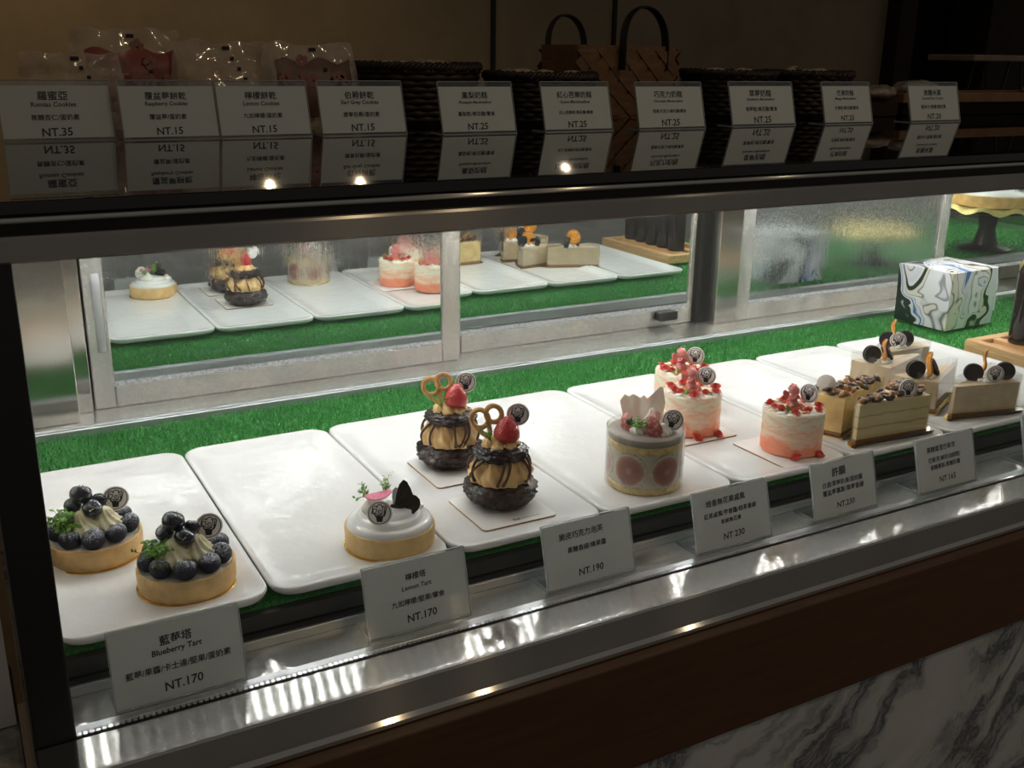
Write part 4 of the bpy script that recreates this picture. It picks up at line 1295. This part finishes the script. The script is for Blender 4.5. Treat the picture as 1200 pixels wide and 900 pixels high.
def build_pastries():
    blueberry_tart(-.0585, .0615, 'blueberry tart nearest the price card, standing in front of the other one', 11)
    blueberry_tart(-.1200, .1560, 'blueberry tart at the back left of the first tray, partly beside the black post', 12)
    lemon_tart(.1270, .0530)
    square_board(.2565, .0705, .0830, math.radians(0), 'square white cake board under the front chocolate puff', 'white cake boards', True, (-.001, -.0330))
    square_board(.2620, .1850, .0860, math.radians(0), 'square white cake board under the rear chocolate puff', 'white cake boards', False)
    chocolate_puff(.2615, .0830, 'chocolate puff with strawberry and pretzel, the nearer one', 31)
    chocolate_puff(.2620, .2010, 'chocolate puff with strawberry and pretzel, the one farther back', 32)
    fig_cake(.4260, .0600)
    square_board(.6350, .0600, .0910, math.radians(1), 'square white cake board under the nearest pink cake', 'white cake boards', False)
    square_board(.5690, .1680, .0910, math.radians(0), 'square white cake board under the pink cake behind the fig cake', 'white cake boards', False)
    pink_cake(.6390, .0590, 'marbled pink cake nearest the glass, alone beside the cheese slices', 41, -.55, .75)
    pink_cake(.5740, .1650, 'marbled pink cake right behind the fig cake', 42, -.2, .5)
    pink_cake(.6170, .2400, 'marbled pink cake farthest back, behind the other two', 43, -.15, .5)
    nut_slice(.7190, .0330, math.radians(-5), 'pale layered cheese slice, its long side facing the glass', 51, ((.079, .006, .0610), -.45), False)
    # the second one is turned end-on: its outer end faces the customer
    nut_slice(.7215, .0590, math.radians(19), 'golden cheese slice turned end-on with a plain white token', 52, ((.010, .030, .0610), math.radians(-48)), True, 'cheese_plain', True)
    R_ = math.radians
    brown_slice(.8960, .1430, R_(17), 'brown slice at the back left of its tray, beside the golden cheese slice', 61, dict(cream=(.018, .022), cookies=[((.004, .030, .0560), (R_(84), 0, R_(-38))), ((.034, .022, .0535), (R_(60), R_(0), R_(25)))], oranges=[((.020, .020, .0600), (0, R_(10), R_(30)), 1.0)]), True)
    brown_slice(.9380, .2000, R_(-3), 'brown slice farthest back on its tray, behind the other slices', 62, dict(cream=(.050, .016), cookies=[((.036, .022, .0545), (R_(80), 0, R_(-45))), ((.066, .018, .0540), (R_(82), 0, R_(-38)))], oranges=[((.050, .026, .0660), (0, R_(12), R_(50)), 1.0)], token=((.044, .010, .0560), R_(-42))), False)
    brown_slice(.9000, .0680, R_(26), 'brown slice with an upright orange ring, between the two side-on slices', 63, dict(cream=(.016, .022), cookies=[((-.001, .030, .0565), (R_(84), 0, R_(-50))), ((.034, .016, .0530), (R_(62), 0, R_(10)))], oranges=[((.014, .017, .0615), (0, R_(8), R_(22)), 1.1)]), True)
    brown_slice(.9055, .0450, R_(-13.5), 'brown slice at the front right, its long side facing the glass', 64, dict(cream=(.058, .016), cookies=[((.042, .022, .0535), (R_(80), 0, R_(-30))), ((.086, .016, .0545), (R_(83), 0, R_(-30)))], oranges=[((.064, .030, .0660), (0, R_(14), R_(52)), .95)], token=((.0600, .004, .0555), R_(-30))), False)
build_pastries()

# ---------------------------------------------------------------- marbled gift box, bamboo board with bottles, cake stands
def build_far_goods():
    # carton with folded lid, printed with poured-paint swirls
    a = Vector((1.2850, .4720)); b = Vector((1.2900, .3660)); c_ = Vector((1.4180, .3720)); d = a + c_ - b
    h = .1010; z0 = -.0095
    cx, cy = (a.x + c_.x) / 2, (a.y + c_.y) / 2
    Q = [(p.x - cx, p.y - cy) for p in (b, c_, d, a)]
    m = MB(); n = 12; R = []
    def ringz(z, s=1., bul=0.):
        out = []
        for i in range(4):
            p, q = Q[i], Q[(i + 1) % 4]
            for k in range(n):
                t = k / n; bl = 1 + bul * math.sin(PI * t)
                out.append(((p[0] + (q[0] - p[0]) * t) * s * bl, (p[1] + (q[1] - p[1]) * t) * s * bl, z))
        return out
    m.loft([ringz(0), ringz(.003, 1.004), ringz(h * .5, 1.012, .01), ringz(h - .002, 1.03, .0), ringz(h, 1.028)], (True, False))
    # gently domed lid
    top = []
    for i in range(7):
        s = 1 - i / 6.02
        top.append([(x, y, h + .006 * (1 - s * s)) for x, y, _ in ringz(0, 1.028 * s)])
    m.loft(top, (False, True))
    o = m.build('gift_box', 'box_paper', None, 35, (cx, cy, z0))
    tag(o, 'white gift box with dark green and blue marbled swirls, on the grass', 'box')
    e = MB()
    fp = MB(); p, q = Q[1], Q[2]
    fp.addv([(p[0] * 1.03, p[1] * 1.03, h * .98), (q[0] * 1.02, q[1] * 1.02, h * .98), (q[0] * 1.05, q[1] * 1.02, h * .25), (p[0] * 1.05, p[1] * 1.02, h * .22), (p[0] * 1.04, p[1] * 1.03, h * .98), (q[0] * 1.03, q[1] * 1.02, h * .98), (q[0] * 1.06, q[1] * 1.02, h * .25), (p[0] * 1.06, p[1] * 1.02, h * .22)], [(0, 1, 2, 3), (7, 6, 5, 4), (0, 4, 5, 1), (1, 5, 6, 2), (2, 6, 7, 3), (3, 7, 4, 0)])
    fp.build('lid_flap', 'box_paper', o, 0)
    # bamboo board
    t = thing('bamboo_board', 'light bamboo board with long grooves, carrying dark bottles', 'board', (1.290, .135, -.0095), 0)
    W, L = .150, .268
    m = MB(); m.bbox(-W / 2, W / 2, -L / 2, L / 2, .0, .011, .0015, 2)
    m.bbox(-W / 2, -W / 2 + .016, -L / 2, L / 2, .010, .0195, .0012, 1); m.bbox(W / 2 - .016, W / 2, -L / 2, L / 2, .010, .0195, .0012, 1)
    m.bbox(-W / 2 + .015, W / 2 - .015, L / 2 - .016, L / 2, .010, .0195, .0012, 1); m.bbox(-W / 2 + .015, W / 2 - .015, -L / 2, -L / 2 + .016, .010, .0195, .0012, 1)
    m.build('frame', 'bamboo', t, 0)
    s = MB()
    s.bbox(-.026, -.010, -L / 2 + .015, L / 2 - .015, .010, .0185, .001, 1); s.bbox(.012, .030, -L / 2 + .015, L / 2 - .015, .010, .0185, .001, 1)
    s.build('slat', 'bamboo', t, 0)
    names = ['nearest the glass', 'second from the glass', 'in the middle of the row', 'second from the mirror', 'nearest the mirror']
    for k in range(5):
        x, y = 1.278, .042 + .043 * k
        b_ = thing('drink_bottle', 'dark drink bottle on the bamboo board, ' + names[k], 'bottle', (x, y, .0092), 0, 'dark drink bottles on the bamboo board')
        m = MB(); m.lathe([(.0175, 0), (.0195, .0015), (.0198, .006), (.0198, .105), (.0185, .118), (.0120, .132), (.0110, .150), (.0110, .158)], 32)
        m.build('glass_body', 'bottle', b_, 50)
        m = MB(); m.lathe([(.0125, .156), (.0130, .158), (.0130, .172), (.0120, .174)], 24); m.build('cap', 'bottle_cap', b_, 40)
    for i, (x, y, hz, R, lab, cake) in enumerate(((1.665, .385, .062, .090, 'low bronze cake stand with gold doily, the nearer one', False), (2.070, .440, .098, .135, 'tall bronze cake stand with gold doily and a pale cake, far right', True))):
        s = thing('cake_stand', lab, 'cake stand', (x, y, -.0095), 0, 'cake stands at the far right')
        hz += .0095
        m = MB(); m.lathe([(R * .46, 0), (R * .46, .003), (R * .40, .006), (R * .22, .012), (R * .14, hz * .5), (R * .20, hz * .8), (R * .5, hz - .010)], 40); m.build('foot', 'stand', s, 50)
        m = MB(); m.lathe([(R * .5, hz - .011), (R * .92, hz - .008), (R * .95, hz - .003), (R * .93, hz - .002)], 48); m.build('plate', 'stand', s, 50)
        d_ = MB(); n = 72; rr = []
        for q, dz in ((.02, 0), (.7, 0), (.86, .001), (1.0, .006), (1.06, -.004)):
            rr.append([(R * q * math.cos(2 * PI * j / n), R * q * math.sin(2 * PI * j / n), hz + dz + (.006 * math.cos(12 * 2 * PI * j / n) * max(0, q - .7) / .36)) for j in range(n)])
        low = [[(x_, y_, z_ - .0006) for x_, y_, z_ in r] for r in rr[::-1]]
        d_.loft(rr + low); dd = d_.build('paper_doily', 'doily', None, 60, (x, y, -.0095 + .0006))
        tag(dd, 'gold scalloped paper doily on the ' + ('tall' if cake else 'low') + ' bronze stand', 'doily', 'gold doilies on the cake stands')
        if cake:
            k = thing('cheese_tart', 'pale round tart with white icing sugar on the tall stand', 'tart', (x, y, -.0095 + hz + .0016))
            m = MB(); m.lathe([(.082, 0), (.086, .002), (.091, .028), (.088, .030), (.084, .027)], 48); m.build('crust', 'crust_pale', k, 50)
            m = MB(); m.lathe([(.085, .026), (.075, .030), (.05, .040), (.025, .047), (.002, .050)], 40); m.build('icing_sugar', 'meringue', k, 60)
build_far_goods()

# ---------------------------------------------------------------- price cards
def price_sign(x, y, z, wd, hgt, tilt, yaw, label, group, base, clear_top, lines, card_lift=.0012):
    t = thing('price_sign', label, 'price card', (x + wd / 2, y, z), yaw, group)
    M = RX(-tilt)
    HH = hgt + clear_top
    a = MB()
    a.box(-wd / 2, wd / 2, .0012, .0024, .0, HH, M)           # back sheet
    a.box(-wd / 2, wd / 2, -.0008, .0000, .0, HH, M)          # front sheet
    a.box(-wd / 2, wd / 2, .0, base, .0, .0014)               # foot lying on the ledge
    a.build('acrylic_holder', 'acrylic', t, 0)
    eg = MB()
    eg.box(-wd / 2, wd / 2, -.0008, .0024, HH, HH + .0007, M)
    eg.box(-wd / 2, wd / 2, -.0008, .0, -.0002, .0010, M)
    eg.box(-wd / 2 - .0005, -wd / 2, -.0008, .0024, 0, HH, M); eg.box(wd / 2, wd / 2 + .0005, -.0008, .0024, 0, HH, M)
    eg.box(-wd / 2 - .0004, -wd / 2, .0, base, .0, .0014)
    eg.build('holder_edge', 'acrylic_edge', t, 0)
    c = MB(); c.box(-wd / 2 + .0006, wd / 2 - .0006, .0004, .0009, card_lift, hgt, M); c.build('card', 'paper', t, 0)
    def lay(ls, mat, nm):
        k = MB()
        for s, w_, xx, zz, rot, sl in ls:
            put_text(k, s, w_ * wd, xx * wd, zz * hgt, rot, None, sl)
        k.v = [tuple(M @ Vector((p[0], .0002, p[2]))) for p in k.v]
        k.build(nm, mat, t, 0)
    lay([l for l in lines if len(l) == 6], 'ink', 'lettering')
    blue = [l[:6] for l in lines if len(l) == 7]
    if blue: lay(blue, 'ink_blue', 'lettering')
    return t

def build_signs():
    n = N('acrylic_edge'); col(n, (.78, .82, .82)); n.p.inputs['Roughness'].default_value = .12
    n.p.inputs['Transmission Weight'].default_value = .55; MAT['acrylic_edge'] = n.m
    for i, (x, y, wd, yaw, ti, en, ln, pr, lab) in enumerate(CASE_SIGNS):
        L = []
        if en:
            L.append((ti, .245 if i == 0 else .20, .0, .77, .03, .05)); L.append((en, .38 if i == 0 else .29, .0, .62, .03, .12))
            L.append((ln[0], .80 if i == 0 else .52, .0, .42, .015, .06)); L.append((pr, .29, .02, .185, .04, .08))
        else:
            L.append((ti, {2: .50, 3: .52, 4: .22, 5: .50, 6: .4}[i], -.07, .80, .02, .04))
            for q, s in enumerate(ln):
                wdt = {(2, 0): .44, (3, 0): .70, (3, 1): .27, (4, 0): .64, (4, 1): .66, (5, 0): .56, (5, 1): .52, (6, 0): .5}[(i, q)]
                e = (s, wdt, -.02, (.575 if len(ln) == 1 else .60) - .145 * q, .02, .05)
                L.append(e + (1,) if i == 4 else e)
            L.append((pr, .28, .0, .20, .03, .10))
        price_sign(x, y, -.0447, wd, .0615, math.radians(16), yaw, lab, 'price cards on the steel ledge', .036, .0012, L)
    for i, (x, y, wd, ti, en, ln, pr, key) in enumerate(TOP_SIGNS):
        L = [(ti, .082 * len(ti) + .02, -.02, .82, .0, .04), (en, .44 if len(en) > 14 else .40, -.02, .665, .0, .10), (ln, min(.50, .045 * len(ln) + .07), -.02, .43, .0, .04), (pr, .27, -.02, .165, .02, .06)]
        price_sign(x, y, TOPZ, wd, .0560, math.radians(16), 0, 'price card headed %s on the black glass top' % key, 'price cards along the black glass top', .034, .0055, L, .0032)
build_signs()

# ---------------------------------------------------------------- goods standing on the black glass top
def cello_bag(x, y, w_, h, dep, label, seed, printed=None, tape=True, lean=.10):
    t = thing('cookie_bag', label, 'bag', (x, y, TOPZ), 0, 'clear bags of cookies on the glass top')
    nx, nz_ = 22, 20
    F, B = [], []
    for k in range(nz_ + 1):
        s = k / nz_
        for j in range(nx + 1):
            u = j / nx - .5
            wd = w_ * (1 - .10 * max(0, s - .62) / .38)
            px = u * wd
            full = (1 - (2 * u) ** 4) * (math.sin(min(1, s * 1.25 + .08) * PI * .82) ** .8 if s < .74 else .30 * (1 - s) / .26 + .04)
            cr = .0045 * nz((px, s * h, seed), 60, seed) + .0022 * nz((px, s * h, seed), 150, seed + 1)
            top = h * s + (.006 * nz((px, 0, seed), 45, seed) if s > .9 else 0)
            F.append((px, -dep / 2 * full - .0008 + cr + lean * top, top)); B.append((px, dep / 2 * full + .0008 + cr * .6 + lean * top, top))
    m = MB(); W = nx + 1
    fs = []
    for k in range(nz_):
        for j in range(nx):
            q = k * W + j; fs.append((q, q + 1, q + W + 1, q + W))
    m.addv(F, fs); m.addv(B, [f[::-1] for f in fs])
    m.build('clear_film', 'cello', t, 180)
    if printed:
        mat, mat2 = printed
        p = MB(); P = []
        rnd = random.Random(seed)
        zt = h * .68
        def lift(x_, z_):
            k = min(nz_, max(0, int(round(z_ / h * nz_)))); j = min(nx, max(0, int(round((x_ / w_ + .5) * nx))))
            return F[k * W + j][1] - .0016
        gx, gz = 12, 7; x0, x1 = -w_ * .36, w_ * .40
        pts = [(x0 + (x1 - x0) * j / gx, lift(x0 + (x1 - x0) * j / gx, .012 + zt * k / gz), .012 + zt * k / gz + (.004 * math.sin(j * 1.1) if k == gz else 0)) for k in range(gz + 1) for j in range(gx + 1)]
        p.addv(pts, [(k * (gx + 1) + j, k * (gx + 1) + j + 1, (k + 1) * (gx + 1) + j + 1, (k + 1) * (gx + 1) + j) for k in range(gz) for j in range(gx)])
        p.build('printed_front', mat, t, 60)
        f2 = MB()
        for q in range(8):
            cx = x0 + (x1 - x0) * (.10 + .80 * rnd.random()); cz = .014 + zt * (.25 + .80 * rnd.random())
            for e in range(5):
                a = 2 * PI * e / 5 + q
                px, pz = cx + .0052 * math.cos(a), cz + .0052 * math.sin(a)
                yy = lift(px, pz) - .0016
                f2.addv([(px + .0040 * math.cos(b), yy, pz + .0040 * math.sin(b)) for b in [2 * PI * i / 9 for i in range(9)]], [tuple(range(9))])
        f2.build('printed_flowers', mat2, t, 0)
    if tape:
        k = MB()
        for q in range(5):
            z_ = h * (.93 - .12 * q); xx = .004 + .006 * q
            kk = min(nz_, int(z_ / h * nz_)); jj = int((xx / w_ + .5) * nx)
            yy = F[kk * W + jj][1] - .0022
            k.box(xx - (.0045 if q == 0 else .0022), xx + (.0045 if q == 0 else .0022), yy - .0004, yy, z_ - .0022, z_ + .0022)
        k.build('black_print', 'ink', t, 0)
    # cookies inside, seen dimly through the film
    c = MB(); rnd = random.Random(seed + 5)
    for q in range(6):
        c.ball((rnd.uniform(-.3, .3) * w_, lean * .02, .012 + .010 * (q // 3) * 1.4), (.016, .007, .010), 14, 8, None, lambda v: 1 + .12 * nz(v, 2, q))
    c.build('cookies', 'sweet', t, 60)['kind'] = 'stuff'
    return t

def wicker_basket(x, y, rx, ry, h, label, seed, short, sweets=5, what='pale wrapped sweet'):
    t = thing('wicker_basket', label, 'basket', (x, y, TOPZ), 0, 'dark wicker baskets on the glass top')
    m = MB(); n = 72; rows = 9
    # woven wall: courses that pass in front of and behind the stakes
    m.loft([[(rx * .80 * math.cos(2 * PI * j / 40), ry * .80 * math.sin(2 * PI * j / 40), z) for j in range(40)] for z in (.001, .004)])
    for k in range(rows):
        s = (k + .5) / rows; q = .80 + .18 * s ** .8
        ph = (k % 2) * PI
        m.tube([((rx * q + .0020 * math.cos(18 * 2 * PI * j / n + ph)) * math.cos(2 * PI * j / n), (ry * q + .0020 * math.cos(18 * 2 * PI * j / n + ph)) * math.sin(2 * PI * j / n), .004 + (h - .010) * s) for j in range(n)], h / rows * .56, 6, True)
    m.build('woven_wall', 'wicker', t, 60)
    r = MB()
    for ph in (0, 2 * PI / 3, 4 * PI / 3):
        P = []
        for j in range(120):
            a = 2 * PI * j / 120; b = 26 * a + ph
            P.append(((rx + .0042 * math.cos(b)) * math.cos(a), (ry + .0042 * math.cos(b)) * math.sin(a), h - .004 + .0042 * math.sin(b)))
        r.tube(P, .0028, 6, True)
    r.build('braided_rim', 'wicker', t, 60)
    rnd = random.Random(seed)
    spots_ = ['at the left', 'left of centre', 'in the centre', 'right of centre', 'at the right', 'at the back']
    for k in range(sweets):
        u = (k + .5) / sweets * 2 - 1
        px, py = x + u * rx * .66, y + rnd.uniform(-.30, .25) * ry
        w_ = rnd.uniform(.020, .028)
        m = MB()
        R_ = []
        for i in range(9):
            s = i / 8 * 2 - 1; e = (1 - abs(s) ** 3)
            rr = .0085 * e + .0008
            R_.append([(w_ * s, rr * 1.3 * math.cos(2 * PI * j / 14) * (1 + .1 * math.cos(3 * j)), rr * math.sin(2 * PI * j / 14)) for j in range(14)])
        m.loft(R_)
        for sgn in (-1, 1):
            m.loft([[(sgn * w_, .001 * math.cos(a), .001 * math.sin(a)) for a in [2 * PI * j / 10 for j in range(10)]], [(sgn * (w_ + .009), .009 * math.cos(a) * (1 + .3 * math.cos(4 * a)), .003 * math.sin(a)) for a in [2 * PI * j / 10 for j in range(10)]]])
        o = m.build('wrapped_sweet', 'sweet', None, 50, (px, py, TOPZ + h - .006), (rnd.uniform(-.3, .3), rnd.uniform(-.3, .3), rnd.uniform(-.7, .7)))
        tag(o, '%s in %s, %s' % (what, short, spots_[k]), 'sweet', 'sweets in the wicker baskets')
    return t

def bark_basket():
    x0, x1, y0, y1, h = .652, .840, .575, .690, .1060
    cx, cy = (x0 + x1) / 2, (y0 + y1) / 2
    t = thing('bark_basket', 'square woven bark basket with two dark strap handles', 'basket', (cx, cy, TOPZ), 0)
    a, b = (x1 - x0) / 2, (y1 - y0) / 2
    m = MB()
    m.loft([[(x, y, z) for x, y in rrect(-a * s, a * s, -b * s, b * s, .012)] for z, s in ((.0, .93), (.03, .97), (h, 1.0), (h + .0004, .985), (.03, .955), (.004, .915))], (True, True))
    m.build('basket_wall', 'bark', t, 40)
    s = MB()
    # wide diagonal strips on the faces, over and under each other, with a zigzag hem
    def strip(p0, p1, wd, dep, fn):
        d = Vector((p1[0] - p0[0], p1[1] - p0[1])); nrm = Vector((-d.y, d.x)).normalized() * wd / 2
        q = [(p0[0] + nrm.x, p0[1] + nrm.y), (p1[0] + nrm.x, p1[1] + nrm.y), (p1[0] - nrm.x, p1[1] - nrm.y), (p0[0] - nrm.x, p0[1] - nrm.y)]
        mid = [((q[0][0] + q[1][0]) / 2, (q[0][1] + q[1][1]) / 2), ((q[3][0] + q[2][0]) / 2, (q[3][1] + q[2][1]) / 2)]
        s.addv([fn(u, max(.002, min(h - .002, v)), dep) for u, v in q] + [fn(u, max(.002, min(h - .002, v)), dep + .002) for u, v in mid] + [fn(u, max(.002, min(h - .002, v)), 0) for u, v in q], [(0, 4, 5, 3), (4, 1, 2, 5), (0, 3, 9, 6), (0, 6, 7, 1, 4), (3, 5, 2, 8, 9), (1, 7, 8, 2)])
    front = lambda u, v, d: (u, -b * (.93 + .07 * v / h) - d, v)
    side = lambda u, v, d: (a * (.93 + .07 * v / h) + d, u, v)
    back = lambda u, v, d: (-u, b * (.93 + .07 * v / h) + d, v)
    for fn, half in ((front, a), (side, b), (back, a)):
        st = .036; k = -half - h
        while k < half:
            lo = max(k, -half + .004); u0 = lo; v0 = lo - k; u1 = min(k + h, half - .004); v1 = u1 - k
            if u1 - u0 > .012: strip((u0, v0), (u1, v1), .021, .0012, fn)
            k += st
        k = -half
        while k < half + h:
            u0 = min(k, half - .004); v0 = k - u0; u1 = max(k - h, -half + .004); v1 = k - u1
            if u0 - u1 > .012: strip((u0, v0), (u1, v1), .0165, .0026, fn)
            k += st
    s.build('woven_strips', 'bark', t, 0)
    for nm, px, py, w2, hh, yaw in (('rear', -.045, b - .004, .036, .047, .1), ('front', .024, -b - .004, .045, .058, .15)):
        k = MB(); P = []
        for i in range(25):
            an = PI * i / 24
            P.append((-w2 * math.cos(an), .004 * math.sin(an), h - .002 + hh * math.sin(an) ** .85))
        P = [(-w2, 0, h - .035), (-w2, 0, h - .018)] + P + [(w2, 0, h - .018), (w2, 0, h - .035)]
        k.tube(P, .0022, 10, flat=3.6, up=(1, 0, 0))
        k.build('strap_handle', 'leather', t, 60, (px, py, 0), (0, 0, yaw))
    return t

def build_top_goods():
    cello_bag(-.050, .540, .115, .085, .030, 'clear crumpled bag at the far left, without a print', 71, None, True)
    cello_bag(.018, .570, .135, .113, .034, 'clear bag with dark red flower print and a black sticker', 72, ('red_print', 'pink_print'))
    cello_bag(.125, .550, .125, .100, .032, 'clear crumpled bag between the red and the brown printed bags', 73, None, True)
    cello_bag(.230, .535, .128, .100, .034, 'clear bag with brown flower print, beside the wicker baskets', 74, ('brown_print', 'pink_print'))
    wicker_basket(.385, .560, .086, .075, .078, 'dark wicker basket beside the brown printed bag', 81, 'the basket beside the brown bag', 5)
    wicker_basket(.548, .505, .078, .066, .068, 'dark wicker basket in front of the bark basket', 82, 'the basket before the bark basket', 4)
    bark_basket()
    wicker_basket(.925, .555, .072, .075, .072, 'dark wicker basket just right of the bark basket', 83, 'the basket right of the bark basket', 4)
    wicker_basket(1.086, .545, .072, .070, .072, 'dark wicker basket farthest right, by the crate', 84, 'the farthest right basket', 4)
    # cellophane packets and crate at the right
    for k, (x, y, r_) in enumerate(((1.205, .500, .3), (1.285, .490, -.4))):
        m = MB(); rnd = random.Random(90 + k)
        m.ball((0, 0, 0), (.040, .028, .012), 26, 14, None, lambda q: 1 + .16 * nz(q, 2.6, 5 + k) + .10 * nz(q, 7, k))
        o = thing('snack_packet', 'crinkled clear packet lying ' + ('left of' if k == 0 else 'on the left end of') + ' the wooden crate', 'packet', (x, y, TOPZ + (.040 if k == 0 else .0475)), r_, 'crinkled packets by the crate')
        m.build('clear_film', 'cello', o, 180)
        m = MB(); m.ball((0, 0, -.002), (.028, .019, .008), 16, 9, None, lambda q: 1 + .2 * nz(q, 2, k)); m.build('crackers', 'sweet', o, 60)
    t = thing('wooden_crate', 'long shallow brown wooden crate at the right end of the top', 'crate', (1.48, .540, TOPZ), 0)
    m = MB(); m.bbox(-.225, .225, -.055, .055, .0, .030, .002, 1); m.build('body', 'door_dark', t, 0)  # near-black colour stands in for the shadow below the rim
    m = MB(); m.bbox(-.232, .232, -.060, -.050, 0.022, .0385, .0015, 1); m.bbox(-.232, .232, .050, .060, 0.022, .0385, .0015, 1); m.bbox(-.232, -.222, -.051, .051, 0.022, .0385, .0015, 1); m.bbox(.222, .232, -.051, .051, 0.022, .0385, .0015, 1)
    m.build('rim', 'crate', t, 0)
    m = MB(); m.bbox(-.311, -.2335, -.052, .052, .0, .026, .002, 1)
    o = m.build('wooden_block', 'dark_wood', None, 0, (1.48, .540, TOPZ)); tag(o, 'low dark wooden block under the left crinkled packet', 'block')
    # little shelf on wire legs standing behind the crate
    s = thing('display_shelf', 'grey brown display shelf on thin black wire legs behind the crate', 'shelf', (1.78, .640, TOPZ), 0)
    m = MB(); m.bbox(-.225, .30, -.05, .06, .092, .104, .002, 1); m.build('board', 'shelf', s, 0)
    for sx in (-.10, .24):
        for sy in (-.035, .045):
            k = MB(); k.tube([(sx, sy, .093), (sx - .020, sy, .0)], .0028, 6); k.tube([(sx + .035, sy, .093), (sx + .055, sy, 0)], .0028, 6)
            k.build('wire_leg', 'black', s, 60)
    m = MB(); m.ball((0, 0, .022), (.030, .020, .022), 18, 12, None, lambda q: 1 + .2 * nz(q, 2, 3))
    o = m.build('candy_packet', 'petal_dim', None, 60, (1.800, .640, TOPZ)); tag(o, 'pink packet standing under the display shelf', 'packet')
MAT['petal_dim'] = plain('pink_packet', (.50, .22, .20), .5)
build_top_goods()

# ---------------------------------------------------------------- lift everything so that the shop floor is at z = 0
for o in list(SC.objects):
    if o.parent is None:
        o.location.z += H
